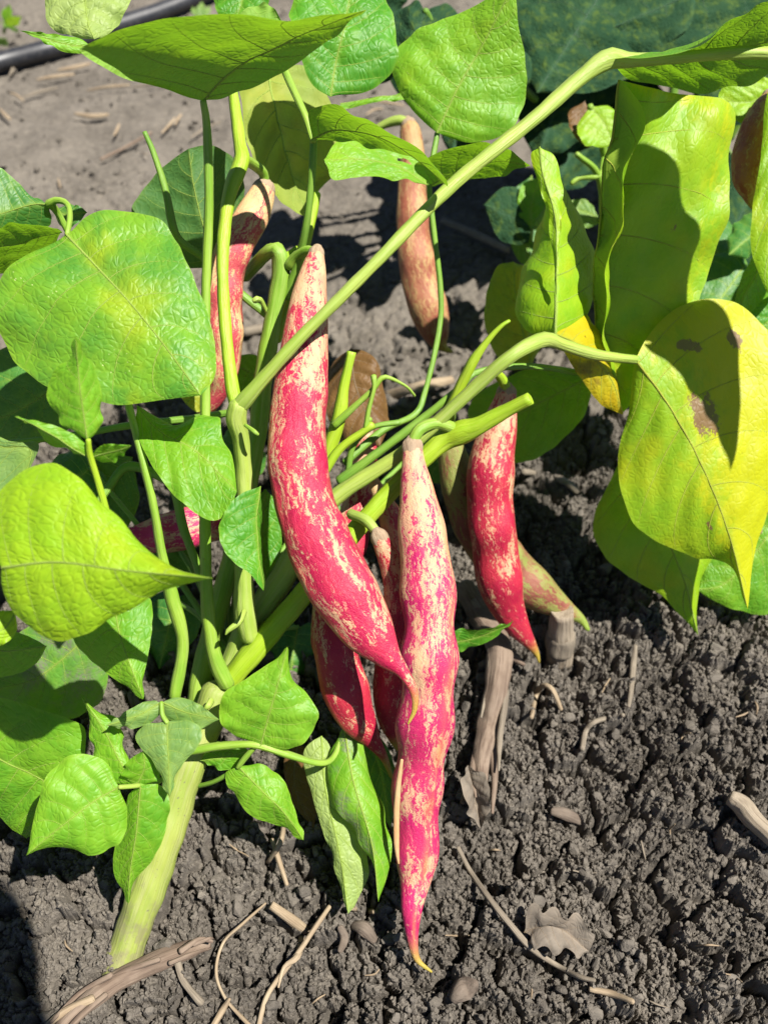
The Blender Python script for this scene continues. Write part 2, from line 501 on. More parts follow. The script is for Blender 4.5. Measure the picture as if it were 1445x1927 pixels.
# the far soil as one sheet with a hole where the finely modelled bed lies
def far_ground():
    xs = np.concatenate([[-60, -8, -2, -1.0], np.linspace(-.6, .6, 200), [1.0, 2, 8, 60]])
    ys = np.concatenate([[-60, -8, -2, -.8, -.4], np.linspace(-.2, 1.3, 250), [2, 8, 60]])
    X, Y = np.meshgrid(xs, ys)
    Z = soil_h(np.clip(X, -1, 1), np.clip(Y, -1, 2))
    inner = ((X > -.165) & (X < .185) & (Y > .05) & (Y < .335)) | ((X > -.26) & (X < .31) & (Y > .35) & (Y < .59))
    Z = np.where(inner, Z - .03, Z - .004)
    V = np.stack([X.ravel(), Y.ravel(), Z.ravel()], 1)
    idx = np.arange(X.size).reshape(X.shape)
    F = np.stack([idx[:-1, :-1].ravel(), idx[:-1, 1:].ravel(), idx[1:, 1:].ravel(), idx[1:, :-1].ravel()], 1)
    o = link_mesh('ground', V, F, M['soil'], None, (0, 0, 0))
    o['kind'] = 'structure'
    return o


ground = far_ground()
grid_mesh('soil_bed', -.175, .195, .04, .345, .00043)
grid_mesh('soil_border', -.27, .32, .344, .60, .0012, drop=.0006)
grid_mesh('soil_path', -.55, .55, .597, 1.15, .0032, drop=.0012)


def ico(sub):
    bm = bmesh.new()
    bmesh.ops.create_icosphere(bm, subdivisions=sub, radius=1)
    V = np.array([v.co[:] for v in bm.verts])
    F = np.array([[v.index for v in f.verts] for f in bm.faces])
    bm.free()
    return V, F


def rocks(sub, kinds, seed):
    r = np.random.default_rng(seed)
    V, F = ico(sub)
    out = []
    for k in range(kinds):
        n = wave(V, 2.2, seed * 50 + k) * .22 + wave(V, 5.5, seed * 50 + k + 20) * .10 + (wave(V, 13, seed * 50 + k + 40) * .05 if sub > 1 else 0)
        # a few flattened facets as dry clods break
        P = V * (1 + n)[:, None]
        for _ in range(9):
            q = r.normal(size=3)
            q /= np.linalg.norm(q)
            c = r.uniform(.42, .8)
            s_ = P @ q
            P = P - np.clip(s_ - c, 0, None)[:, None] * q * .85
        out.append(P)
    return out, F


def scatter(name, n, region, smin, smax, sub, seed, label, sink=.25):
    r = np.random.default_rng(seed)
    shapes, F0 = rocks(sub, 10, seed)
    x = r.uniform(region[0], region[1], n)
    y = r.uniform(region[2], region[3], n)
    keep = vnoise(x, y, .016, 9) + .5 * r.random(n) > .58
    x, y = x[keep], y[keep]
    n = len(x)
    s = smin + (smax - smin) * r.random(n) ** 2.2
    z = soil_h(x, y)
    sq_ = r.uniform(.6, 1.25, (n, 3))
    Vs, Fs, off = [], [], 0
    for i in range(n):
        a, b, c = r.uniform(0, 6.28, 3)
        Rz = np.array([[math.cos(a), -math.sin(a), 0], [math.sin(a), math.cos(a), 0], [0, 0, 1]])
        Rx = np.array([[1, 0, 0], [0, math.cos(b), -math.sin(b)], [0, math.sin(b), math.cos(b)]])
        P = (shapes[r.integers(10)] * sq_[i]) @ (Rz @ Rx).T * s[i]
        Vs.append(P + [x[i], y[i], z[i] + s[i] * (.45 - sink)])
        Fs.append(F0 + off)
        off += len(P)
    o = link_mesh(name, np.vstack(Vs), np.vstack(Fs), M['soil'], None, (0, .2, 0), smooth=False)
    tag(o, label, 'soil crumbs', kind='stuff')
    return o


scatter('soil_crumbs', 44000, (-.17, .19, .045, .34), .0005, .0015, 1, 3, 'fine dry crumbs of grey brown soil covering the bed')
scatter('soil_clods', 2400, (-.17, .19, .045, .40), .0012, .0034, 2, 4, 'larger dry soil clods lying among the crumbs')
scatter('path_crumbs', 2600, (-.4, .4, .36, 1.1), .0008, .0034, 1, 5, 'sparse crumbs on the flat trodden soil behind the plants')


def G(px, py, lift=0.0):
    """where the ray of a pixel meets the modelled soil"""
    h = 0.0
    for _ in range(6):
        p = W(px, py, ground_d(py, h + lift))
        h = float(soil_h(np.array([p[0]]), np.array([p[1]]))[0])
    return ground_d(py, h + lift)


# ------------------------------------------------------------------ builders
def frames(C):
    T = np.gradient(C, axis=0)
    T /= np.linalg.norm(T, axis=1)[:, None] + 1e-12
    # reference: towards the camera side, made perpendicular; steady for all our curves
    camv = np.array([0, 0, CAM_H]) - C
    camv /= np.linalg.norm(camv, axis=1)[:, None]
    Nn = camv - (camv * T).sum(1)[:, None] * T
    bad = np.linalg.norm(Nn, axis=1) < .15
    if bad.any():
        alt = np.array([0.3, 0.2, .9])
        Na = alt - (T @ alt)[:, None] * T
        Nn[bad] = Na[bad]
    Nn /= np.linalg.norm(Nn, axis=1)[:, None] + 1e-12
    B = np.cross(T, Nn)
    return T, Nn, B


def tube(name, pts, mat, parent=None, n=None, sides=12, flat=1.0, ridge=.06, wob=.035, seed=1, lift=None, label=None, cut=False):
    """pts: (px, py, half width px, depth or None for 'on the soil')"""
    P = []
    for p in pts:
        d = p[3] if len(p) > 3 and p[3] is not None else G(p[0], p[1], (lift if lift is not None else p[2] * .3 / FOCAL * .6))
        P.append((p[0], p[1], p[2], d))
    L = np.sum(np.linalg.norm(np.diff(np.array(P)[:, :2], axis=0), axis=1))
    n = n or int(max(8, min(90, L / 7)))
    Q = cr(P, n)
    C = np.array([W(q[0], q[1], q[3]) for q in Q])
    R = Q[:, 2] * Q[:, 3] / FOCAL
    return tube3(name, C, R, mat, parent, sides, flat, ridge, wob, seed, label, cut)


def tube3(name, C, R, mat, parent=None, sides=12, flat=1.0, ridge=.05, wob=.03, seed=1, label=None, cut=False):
    n = len(C)
    T, Nn, B = frames(C)
    s = np.concatenate([[0], np.cumsum(np.linalg.norm(np.diff(C, axis=0), axis=1))])
    rings = [(C[i], R[i], s[i], i) for i in range(n)]
    # rounded ends
    e0 = [(C[0] - T[0] * R[0] * a, R[0] * b, -R[0] * a, 0) for a, b in (((.06, .8), (.09, .4)) if cut else ((.55, .45), (.35, .78)))]
    e1 = [(C[-1] + T[-1] * R[-1] * a, R[-1] * b, s[-1] + R[-1] * a, n - 1) for a, b in (((.03, .9), (-.1, .6)) if cut else ((.35, .78), (.55, .45)))]
    if cut:
        e0 = e0[::-1]
    rings = e0 + rings + e1
    th = np.linspace(0, 2 * np.pi, sides, endpoint=False)
    V, PC = [], []
    rr = np.random.default_rng(seed)
    ph = rr.uniform(0, 6.28, 3)
    for c, r, ss, i in rings:
        q = 1 + ridge * np.cos(5 * th + ph[0]) + wob * np.sin(ss * 260 + ph[1] + 2 * np.sin(th)) + wob * .7 * np.sin(ss * 610 + ph[2] + 3 * np.cos(th))
        V.append(c + (np.cos(th) * r * q)[:, None] * B[i] + (np.sin(th) * r * q * flat)[:, None] * Nn[i])
        PC.append(np.stack([np.full(sides, ss * 100), np.cos(th) * r * 100, np.sin(th) * r * 100], 1))
    m = len(rings)
    V = np.vstack(V + [rings[0][0][None], rings[-1][0][None]])
    PC = np.vstack(PC + [np.zeros((1, 3)), np.array([[s[-1] * 100, 0, 0]])])
    F = []
    for i in range(m - 1):
        for j in range(sides):
            k = (j + 1) % sides
            F.append((i * sides + j, i * sides + k, (i + 1) * sides + k, (i + 1) * sides + j))
    a, b = m * sides, m * sides + 1
    for j in range(sides):
        k = (j + 1) % sides
        F.append((k, j, a))
        F.append(((m - 1) * sides + j, (m - 1) * sides + k, b))
    o = link_mesh(name, V, F, mat, parent, C[0], {'pc': PC})
    if label: o['label'] = label
    return o


def leaf(parent, Cp, A, Bp, d, da, db, mat, vein='vein', under=False, bulge=.0009, puck=.0008, wav=.0014, nl=7, seed=None,
         nu=15, nv=52, label=None, name='leaf', pw=1.25, hole=None, shift=None, yl=None, blots=()):
    """a leaflet from its midrib and its two margins (photo pixels, base to tip); d: depths along the midrib"""
    leaf.count += 1
    seed = seed or leaf.count * 13 + 5
    Cq, Aq, Bq = cr(Cp, 200), cr(A, nv), cr(Bp, nv)
    t = np.linspace(0, 1, nv)
    ts = t ** pw
    Ci = np.stack([np.interp(ts, np.linspace(0, 1, 200), Cq[:, k]) for k in (0, 1)], 1)
    dk = np.atleast_1d(d).astype(float)
    dC = np.interp(ts, np.linspace(0, 1, len(dk)), dk)
    dE = np.interp(t, np.linspace(0, 1, len(dk)), dk)
    prof = np.sin(np.pi * np.clip(t, 0, 1)) ** .55
    prof[0] = prof[-1] = 0
    C3 = np.array([W(x, y, q) for (x, y), q in zip(Ci, dC)])
    A3 = np.array([W(x, y, q) for (x, y), q in zip(Aq, dE + da * prof)])
    B3 = np.array([W(x, y, q) for (x, y), q in zip(Bq, dE + db * prof)])
    if shift is not None:
        C3, A3, B3 = C3 + shift, A3 + shift, B3 + shift
    jr = np.random.default_rng(seed + 900)
    for E3 in (A3, B3):
        ff = sum(jr.uniform(.3, 1) * np.sin(t * f_ + jr.uniform(0, 6.28)) for f_ in (19, 33, 57)) * .011
        E3 += (E3 - C3) * (ff * prof)[:, None]
    us = np.linspace(0, 1, nu)
    rows = []
    for i in range(nv):
        left = [A3[i] * u + C3[i] * (1 - u) for u in us[::-1]]
        right = [B3[i] * u + C3[i] * (1 - u) for u in us[1:]]
        rows.append(np.array(left + right))
    S = np.array(rows)                       # nv, 2nu-1, 3
    u = np.concatenate([-us[::-1], us[1:]])
    gu = np.gradient(S, axis=1)
    gv = np.gradient(S, axis=0)
    Nn = np.cross(gu, gv)
    Nn /= np.linalg.norm(Nn, axis=2)[..., None] + 1e-12
    mid = Nn[nv // 3:2 * nv // 3].reshape(-1, 3).mean(0)
    flip = False
    ctr = S.reshape(-1, 3).mean(0)
    if mid @ (np.array([0, 0, CAM_H]) - ctr) < 0:
        Nn = -Nn
        flip = True
    if under:
        Nn = -Nn
        flip = not flip
    U, T = np.meshgrid(u, t)
    au = np.abs(U)
    # local coordinates in cm
    len_v = np.concatenate([[0], np.cumsum(np.linalg.norm(np.diff(C3, axis=0), axis=1))]) * 100
    wA = np.linalg.norm(A3 - C3, axis=1) * 100
    wB = np.linalg.norm(B3 - C3, axis=1) * 100
    LU = np.where(U < 0, -au * wA[:, None], au * wB[:, None])
    LV = np.repeat(len_v[:, None], len(u), 1) + au * .5
    lc = np.stack([LU, LV, np.zeros_like(LU)], 2)
    # veins: laterals leave the midrib and run forward to the margin
    ph = (T - .16 * au ** 1.3) * nl + .35 + .4 * (U > 0)
    saw = np.abs(((ph + .5) % 1) - .5) * 2              # 0 on a vein, 1 between
    wid = np.clip(np.minimum(wA, wB) / 2, .15, 1)[:, None]
    inner = np.clip(au * 6, 0, 1) * np.clip((1 - au) * 5, 0, 1) * np.clip(np.sin(np.pi * T) * 1.6, 0, 1)
    taper = np.sin(np.pi * np.clip(T, .0, 1)) ** .5
    P2 = lc.reshape(-1, 3)[:, :2]
    wv = wave(P2, 1.5, seed).reshape(T.shape)
    wv2 = wave(P2, 4.5, seed + 1).reshape(T.shape)
    disp = bulge * 4 * au * (1 - au) * wid * taper + puck * (saw ** .6) * inner * wid
    disp = disp + wav * wv * taper * (.35 + .65 * au) + wav * .25 * wv2 * taper
    disp = disp + min(wav, .0016) * .6 * au ** 4 * np.sin(T * 17 + seed + 2 * np.sin(T * 9 + seed)) * taper
    S = S + Nn * disp[..., None]
    vein_a = np.clip(1 - saw * 11 * (.35 + .65 * wid), 0, 1) * np.clip(au * 20, 0, 1) * .55 * np.clip((1 - au) * 4, 0, 1)
    vein_a = np.maximum(vein_a, np.clip(1 - au * wid * 16, 0, 1))
    edge = np.clip((au - .965) / .035, 0, 1)
    YL = np.zeros_like(T) if yl is None else np.clip(yl[0] + yl[1] * U + yl[2] * T, 0, 1)
    BR = np.zeros_like(T)
    for hu, ht, hr in blots:
        BR = np.maximum(BR, np.clip(1 - np.sqrt((U - hu) ** 2 + ((T - ht) * 1.6) ** 2) / hr, 0, 1) ** .7)
    m = len(u)
    idx = np.arange(nv * m).reshape(nv, m)
    a, b, c, e = idx[:-1, :-1].ravel(), idx[:-1, 1:].ravel(), idx[1:, 1:].ravel(), idx[1:, :-1].ravel()
    F = np.stack([a, b, c, e] if not flip else [e, c, b, a], 1)
    if hole is not None:                     # nibbled holes, at (u, t, radius)
        cu, ct = U[:-1, :-1].ravel() + .5 / nu, T[:-1, :-1].ravel() + .5 / nv
        keep = np.ones(len(F), bool)
        for hu, ht, hr in hole:
            keep &= ((cu - hu) ** 2 + ((ct - ht) * 1.6) ** 2) > hr ** 2
        F = F[keep]
    o = link_mesh(name, S.reshape(-1, 3), F, M[mat], parent, C3[0],
                  {'lc': lc.reshape(-1, 3), 'vein': vein_a.ravel(), 'edge': edge.ravel(), 'yl': YL.ravel(), 'brn': BR.ravel()})
    if label: o['label'] = label
    # raised ribs, a sub-part
    if vein:
        VV, FF, PP, off = [], [], [], 0

        def rib(path, r0, r1, sides=5):
            nonlocal off
            k = len(path)
            if k < 3: return
            T_, N_, B_ = frames(path)
            rad = np.linspace(r0, r1, k)
            th = np.linspace(0, 2 * np.pi, sides, endpoint=False)
            for i in range(k):
                VV.append(path[i] + (np.cos(th) * rad[i])[:, None] * B_[i] + (np.sin(th) * rad[i] * .8)[:, None] * N_[i])
                PP.append(np.stack([np.full(sides, i * .2), np.cos(th), np.sin(th)], 1))
            for i in range(k - 1):
                for j in range(sides):
                    q = (j + 1) % sides
                    FF.append((off + i * sides + j, off + i * sides + q, off + (i + 1) * sides + q, off + (i + 1) * sides + j))
            off += k * sides

        c0 = nu - 1
        size = np.clip(len_v[-1] / 7, .45, 1.1)
        rib(S[::2, c0], .00048 * size, .00016 * size)
        for side in (-1, 1):
            for q in range(nl):
                # solve ph = integer along the row direction
                path = []
                for ii in range(0, nu - 1):
                    uu = ii / (nu - 1)
                    tt = (q + (1 if side < 0 else 1) - .35 - .4 * (side > 0)) / nl + .16 * uu ** 1.3
                    if tt < .02 or tt > .95: break
                    f = tt * (nv - 1)
                    i0 = int(f)
                    w = f - i0
                    path.append(S[i0, c0 + side * ii] * (1 - w) + S[min(i0 + 1, nv - 1), c0 + side * ii] * w)
                if len(path) > 4:
                    rib(np.array(path), .00021 * size, .00007 * size, 4)
        if VV:
            link_mesh('vein', np.vstack(VV), FF, M[vein], o, C3[0], {'pc': np.vstack(PP)})
    return o


leaf.count = 0


def pod(pts, mat, label, sut=0.0, twist=0.0, flat=.8, beans=6, bump=.11, stalk=None, cap=True, seed=1, group='speckled bean pods', n=110, sides=28, stalk_mat='stem'):
    """pts: (px, py, half width px, depth), stalk end to tip"""
    Q = cr(pts, n)
    C = np.array([W(q[0], q[1], q[3]) for q in Q])
    R = Q[:, 2] * Q[:, 3] / FOCAL
    T, Nn, B = frames(C)
    t = np.linspace(0, 1, n)
    s = np.concatenate([[0], np.cumsum(np.linalg.norm(np.diff(C, axis=0), axis=1))])
    root = thing('bean_pod', C[0], label, 'bean pod', group)
    th = np.linspace(0, 2 * np.pi, sides, endpoint=False)
    V, PC, AL, SU = [], [], [], []
    body = np.clip(np.sin(np.pi * np.clip((t - .05) / .85, 0, 1)), 0, 1) ** .6
    r_ = np.random.default_rng(seed)
    ph = r_.uniform(0, 6.28)
    for i in range(n):
        a0 = sut + twist * t[i]
        rel = np.angle(np.exp(1j * (th - a0)))
        rel2 = np.angle(np.exp(1j * (th - a0 - np.pi)))
        rid = np.exp(-(rel / .17) ** 2) + .8 * np.exp(-(rel2 / .17) ** 2)
        # the valves bulge over each bean, and the skin is uneven
        bean = np.cos(2 * np.pi * (beans * t[i]) + ph) * bump * body[i] * (1 - np.clip(rid, 0, 1)) * (.4 + .6 * np.abs(np.sin(th - a0)))
        sk = .012 * np.sin(s[i] * 420 + 3 * np.sin(th + ph)) + .012 * np.sin(s[i] * 190 + 2 * th)
        q = 1 + bean + sk * body[i] + .055 * rid * (.3 + .7 * body[i]) - .035 * (np.exp(-((np.abs(rel) - .36) / .13) ** 2) + np.exp(-((np.abs(rel2) - .36) / .13) ** 2)) * body[i]
        V.append(C[i] + (np.cos(th) * R[i] * q)[:, None] * B[i] + (np.sin(th) * R[i] * q * flat)[:, None] * Nn[i])
        PC.append(np.stack([np.full(sides, s[i] * 100), np.cos(th) * R[i] * 100, np.sin(th) * R[i] * 100], 1))
        AL.append(np.full(sides, t[i]))
        SU.append(np.clip(rid, 0, 1) * (.55 + .45 * np.sin(s[i] * 300 + th)) ** 2 * .6 + np.clip(rid, 0, 1) * .4)
    V.append(C[:1]); V.append(C[-1:] + T[-1:] * R[-1])
    PC.append(np.zeros((1, 3))); PC.append(np.array([[s[-1] * 100, 0, 0]]))
    AL.append([0.]); AL.append([1.]); SU.append([0.]); SU.append([0.])
    F = []
    for i in range(n - 1):
        for j in range(sides):
            k = (j + 1) % sides
            F.append((i * sides + j, i * sides + k, (i + 1) * sides + k, (i + 1) * sides + j))
    for j in range(sides):
        k = (j + 1) % sides
        F.append((k, j, n * sides))
        F.append(((n - 1) * sides + j, (n - 1) * sides + k, n * sides + 1))
    link_mesh('shell', np.vstack(V), F, M[mat], root, C[0], {'pc': np.vstack(PC), 'along': np.concatenate(AL), 'suture': np.concatenate(SU)})
    if cap:
        k = 9
        tt = np.linspace(-.0022, .0032, k)
        Cc = C[0] + T[0] * tt[:, None]
        Rc = R[0] * np.array([.62, .86, 1.0, 1.07, 1.1, 1.1, 1.08, 1.06, 1.03])
        tube3('cap', Cc, Rc, M['cap'], root, 14, flat, .05, .04, seed)
    if stalk:
        S_ = [tuple(p) for p in stalk]
        tube('stalk', S_, M[stalk_mat], root, sides=10, ridge=.03)
    return root


# ------------------------------------------------------------------ bean plant
plant = thing('bean_plant', W(215, 1795, .303), 'leafy bean plant with thick pale stem rising from the soil at lower left', 'bean plant')
PL = plant


def stem(pts, mat='stem', name='stem', **k):
    if mat != 'stembase':
        pts = [(p[0], p[1], p[2] * .88, p[3]) for p in pts]
    return tube(name, pts, M[mat], PL, **k)


# main stem and branches
stem([(222, 1835, 32, .302), (246, 1765, 33, .304), (279, 1670, 35, .306), (303, 1600, 36, .308), (337, 1490, 35, .311), (365, 1410, 35, .313), (395, 1345, 33, .315), (412, 1300, 30, .316)], 'stembase', sides=18, ridge=.025)
stem([(395, 1345, 28, .318), (430, 1285, 24, .316), (505, 1195, 25, .312), (575, 1115, 22, .312), (690, 975, 20, .314), (775, 885, 19, .314), (832, 832, 22, .313), (868, 815, 27, .311), (900, 802, 20, .308), (950, 775, 15, .304), (998, 750, 14, .300)], 'stemlime', name='branch', sides=16, cut=True)
stem([(415, 1320, 22, .322), (445, 1225, 24, .320), (480, 1165, 28, .318), (535, 1085, 26, .318), (585, 990, 22, .318), (640, 930, 18, .316), (760, 850, 14, .312), (880, 742, 14, .305), (960, 672, 15, .300), (1022, 640, 16, .306), (1060, 650, 13, .311), (1120, 668, 12, .318), (1195, 677, 9, .325)], 'stempale', name='branch', sides=14)
stem([(365, 1420, 22, .325), (378, 1290, 23, .325), (410, 1150, 22, .325), (450, 1000, 19, .325), (484, 830, 19, .322), (497, 710, 20, .320), (520, 570, 18, .317), (530, 510, 19, .315), (522, 470, 17, .313), (500, 478, 14, .318), (460, 520, 13, .335)], 'stem', name='branch', sides=14)
stem([(470, 1200, 20, .312), (462, 1150, 23, .309), (460, 1080, 20, .306), (463, 960, 18, .300), (456, 840, 18, .294), (446, 790, 21, .290), (450, 762, 20, .288)], 'stempale', name='branch', sides=14)
stem([(444, 775, 19, .290), (475, 738, 16, .286), (560, 642, 13, .282), (700, 502, 13, .282), (850, 350, 14, .286), (1000, 228, 15, .292), (1095, 145, 17, .298), (1145, 112, 21, .300), (1180, 114, 16, .302), (1260, 110, 12, .304), (1385, 100, 13, .306), (1470, 102, 13, .308)], 'stempale', name='vine', sides=14)
stem([(446, 765, 15, .291), (436, 715, 14, .291), (424, 600, 13, .292), (420, 480, 13, .294), (432, 370, 15, .298), (455, 305, 17, .302), (452, 270, 14, .304), (440, 180, 11, .308), (430, 110, 10, .31)], 'stemlime', name='branch')
stem([(428, 1288, 17, .312), (405, 1235, 16, .309), (392, 1150, 14, .305), (387, 1000, 12, .30), (387, 800, 11, .296), (388, 560, 10, .290), (394, 380, 10, .284), (390, 240, 9, .278), (383, 190, 7, .274)], 'stem', name='petiole')
stem([(330, 1310, 13, .30), (345, 1210, 13, .298), (325, 1125, 15, .294), (305, 1040, 10, .29), (285, 930, 9, .284), (245, 770, 8, .284), (200, 600, 7, .290), (150, 480, 7, .296), (112, 405, 7, .292), (96, 384, 9, .287)], 'stem', name='petiole')
stem([(92, 384, 9, .2865), (108, 377, 7, .285), (127, 384, 6, .283), (132, 408, 6, .280), (127, 441, 6, .2775)], 'stem', name='leaf_stalk')
stem([(388, 1120, 9, .318), (370, 1060, 9, .316), (345, 990, 10, .314), (330, 925, 10, .312), (300, 895, 10, .311), (240, 878, 10, .310), (200, 925, 9, .308), (160, 990, 8, .305)], 'stemdark', name='petiole')
stem([(-20, 838, 6, .312), (120, 822, 7, .312), (250, 800, 8, .312), (360, 788, 8, .312), (440, 776, 8, .308)], 'stemdark', name='petiole')
stem([(205, 975, 7, .246), (185, 905, 7, .243), (170, 855, 7, .240), (167, 828, 6, .238)], 'stemlime', name='petiole')
stem([(210, 1010, 8, .27), (205, 975, 7, .248)], 'stem', name='petiole')
stem([(272, 248, 5, .300), (290, 290, 6, .302), (312, 360, 8, .305), (325, 425, 9, .308), (340, 455, 9, .312), (390, 490, 9, .318), (450, 550, 9, .322), (512, 600, 9, .325)], 'stemdark', name='petiole', cut=True)
stem([(590, 262, 8, .292), (586, 340, 8, .296), (575, 430, 8, .303), (558, 500, 9, .312), (540, 560, 9, .318)], 'stemdark', name='petiole')
stem([(530, 120, 8, .296), (552, 170, 8, .294), (575, 220, 8, .292), (590, 265, 8, .291)], 'stem', name='petiole')
stem([(596, 365, 9, .325), (585, 420, 9, .325), (560, 520, 10, .325), (520, 640, 10, .325)], 'stemlime', name='petiole')
stem([(822, 252, 6, .330), (808, 345, 6, .330), (814, 420, 6, .332), (828, 540, 6, .336), (826, 620, 6, .338), (800, 735, 6, .335), (780, 780, 7, .332), (720, 810, 8, .328), (650, 870, 9, .324)], 'stemdark', name='petiole')
stem([(640, 905, 12, .322), (690, 868, 10, .320), (790, 792, 9, .318), (860, 735, 8, .316), (900, 700, 7, .318), (1000, 690, 7, .325), (1110, 705, 6, .335)], 'stemdark', name='petiole')
stem([(835, 800, 12, .316), (858, 745, 11, .312), (885, 690, 12, .308), (900, 665, 9, .306), (925, 632, 6, .304), (945, 612, 5, .303), (958, 604, 4, .303)], 'stemlime', name='petiole')
stem([(600, 900, 14, .325), (625, 830, 16, .322), (640, 780, 15, .320), (648, 725, 11, .318), (662, 662, 10, .316)], 'stemlime', name='branch', cut=True)
stem([(610, 890, 10, .318), (640, 845, 9, .316), (690, 808, 8, .314), (700, 800, 9, .314)], 'stemlime', name='pod_stalk')
stem([(630, 800, 9, .318), (660, 772, 7, .316), (700, 735, 6, .314), (718, 712, 6, .313), (735, 712, 4, .313), (765, 728, 3, .315), (780, 745, 3, .318)], 'stem', name='pod_stalk')
stem([(688, 808, 6, .314), (694, 770, 5, .313), (704, 730, 5, .312), (703, 708, 7, .312)], 'stem', name='pod_stalk')
stem([(655, 890, 7, .322), (665, 840, 6, .32), (700, 805, 6, .318), (750, 795, 6, .318)], 'stemdark', name='pod_stalk')
stem([(352, 1415, 9, .300), (410, 1405, 9, .298), (480, 1402, 8, .296), (540, 1420, 8, .298), (600, 1436, 7, .302), (628, 1424, 6, .308), (646, 1376, 5, .314)], 'stem', name='petiole')
stem([(480, 1405, 6, .297), (462, 1425, 6, .298), (448, 1444, 5, .299)], 'stem', name='petiole')
stem([(450, 1444, 5, .300), (405, 1470, 5, .305), (370, 1480, 5, .311)], 'stemdark', name='petiole')
stem([(225, 1481, 5, .275), (245, 1480, 5, .277), (262, 1478, 5, .279)], 'stempale', name='petiole')
stem([(340, 1430, 5, .300), (300, 1470, 5, .288), (262, 1478, 5, .281)], 'stemdark', name='petiole')
stem([(304, 1322, 5, .281), (306, 1345, 5, .280), (315, 1360, 5, .279)], 'stem', name='petiole')
stem([(390, 1360, 6, .305), (350, 1340, 5, .29), (306, 1326, 5, .282)], 'stemdark', name='petiole')
stem([(560, 470, 10, .314), (535, 490, 12, .314)], 'stemlime', name='stem')
# bracts, buds and the small stipules at the nodes
stem([(460, 1150, 6, .300), (450, 1170, 7, .297), (430, 1186, 5, .296), (425, 1194, 2, .296)], 'stempale', name='bract')
stem([(505, 592, 4, .318), (492, 566, 5, .314), (484, 563, 7, .312), (478, 566, 6, .312)], 'stempale', name='bud')
stem([(462, 800, 4, .285), (478, 812, 5, .283), (486, 818, 3, .283)], 'stem', name='bract')
stem([(398, 1318, 7, .305), (392, 1328, 7, .303), (385, 1335, 3, .303)], 'stempale', name='bract')

# --- leaves: midrib, one margin, other margin (base to tip), depths, margin offsets
leaf(PL, [(383, 190), (430, 140), (520, 85), (690, 18)],
     [(383, 190), (290, 160), (200, 128), (158, 102), (165, 82), (240, 52), (330, 42), (400, 39), (560, 38), (640, 28), (690, 18)],
     [(383, 190), (440, 177), (520, 140), (600, 92), (650, 52), (690, 18)], (.274, .262, .252), -.02, .006, 'bright', under=True, seed=11, nv=64, nu=20)
leaf(PL, [(165, -60), (160, -10), (165, 40), (178, 74)], [(165, -60), (100, -45), (85, 0), (95, 48), (130, 66), (178, 74)],
     [(165, -60), (235, -45), (248, -5), (225, 40), (205, 62), (178, 74)], (.31, .305, .30), .004, .006, 'pale', puck=.0022, wav=.002, nl=7, seed=12)
leaf(PL, [(172, 88), (120, 82), (38, 58)], [(172, 88), (150, 70), (100, 64), (38, 58)], [(172, 88), (160, 98), (110, 92), (38, 58)], (.29, .285, .28), .0, .0, 'bright', nl=4, seed=13)
leaf(PL, [(622, 182), (632, 120), (650, 40), (668, -60)], [(622, 182), (585, 150), (560, 90), (545, 20), (580, -30), (668, -60)],
     [(622, 182), (690, 172), (740, 132), (746, 80), (735, 20), (710, -35), (668, -60)], (.306, .304, .308), -.004, .004, 'deep', seed=14, nv=60)
leaf(PL, [(822, 250), (862, 165), (915, 70), (967, -30)], [(822, 250), (775, 205), (742, 152), (745, 98), (785, 62), (850, 28), (910, 0), (967, -30)],
     [(822, 250), (880, 268), (940, 257), (975, 222), (991, 170), (985, 100), (972, 40), (967, -30)], (.328, .322, .312), .006, .004, 'bright', seed=15, nv=60, nu=20)
leaf(PL, [(588, 262), (640, 242), (740, 268), (843, 352)], [(588, 262), (582, 205), (640, 208), (700, 236), (780, 282), (828, 325), (843, 352)],
     [(588, 262), (640, 262), (720, 280), (790, 300), (843, 352)], (.290, .284, .276), -.014, .008, 'mid', under=True, seed=16)
leaf(PL, [(808, 350), (760, 320), (700, 300), (610, 300)], [(808, 350), (800, 300), (740, 282), (680, 268), (640, 262), (610, 300)],
     [(808, 350), (780, 340), (730, 332), (680, 334), (630, 337), (610, 300)], (.330, .322, .315), .006, -.004, 'bright', seed=17, hole=[(-.45, .35, .10)])
leaf(PL, [(808, 350), (860, 320), (930, 305), (998, 312)], [(808, 350), (782, 310), (830, 288), (900, 268), (955, 282), (998, 312)],
     [(808, 350), (860, 340), (930, 336), (975, 322), (998, 312)], (.330, .325, .32), -.016, .008, 'mid', under=True, seed=18)
leaf(PL, [(640, 195), (720, 182), (790, 175)], [(640, 207), (700, 185), (770, 172), (790, 175)], [(640, 207), (700, 195), (770, 186), (790, 175)], (.36, .36, .36), 0, 0, 'bright', nl=3, seed=19)
leaf(PL, [(500, 120), (520, 220), (550, 320), (582, 416)], [(500, 120), (445, 150), (455, 220), (485, 310), (530, 385), (582, 416)],
     [(500, 120), (580, 130), (625, 200), (652, 275), (640, 320), (600, 360), (582, 416)], (.345, .342, .335), -.008, .012, 'olive', under=True, seed=20, nv=60, wav=.0032, puck=.002)
leaf(PL, [(415, 500), (385, 430), (365, 350), (355, 280)], [(415, 500), (330, 500), (262, 440), (250, 390), (290, 328), (355, 280)],
     [(415, 500), (455, 430), (460, 350), (440, 298), (400, 272), (355, 280)], (.326, .322, .318), .004, .002, 'dark', under=True, seed=21)
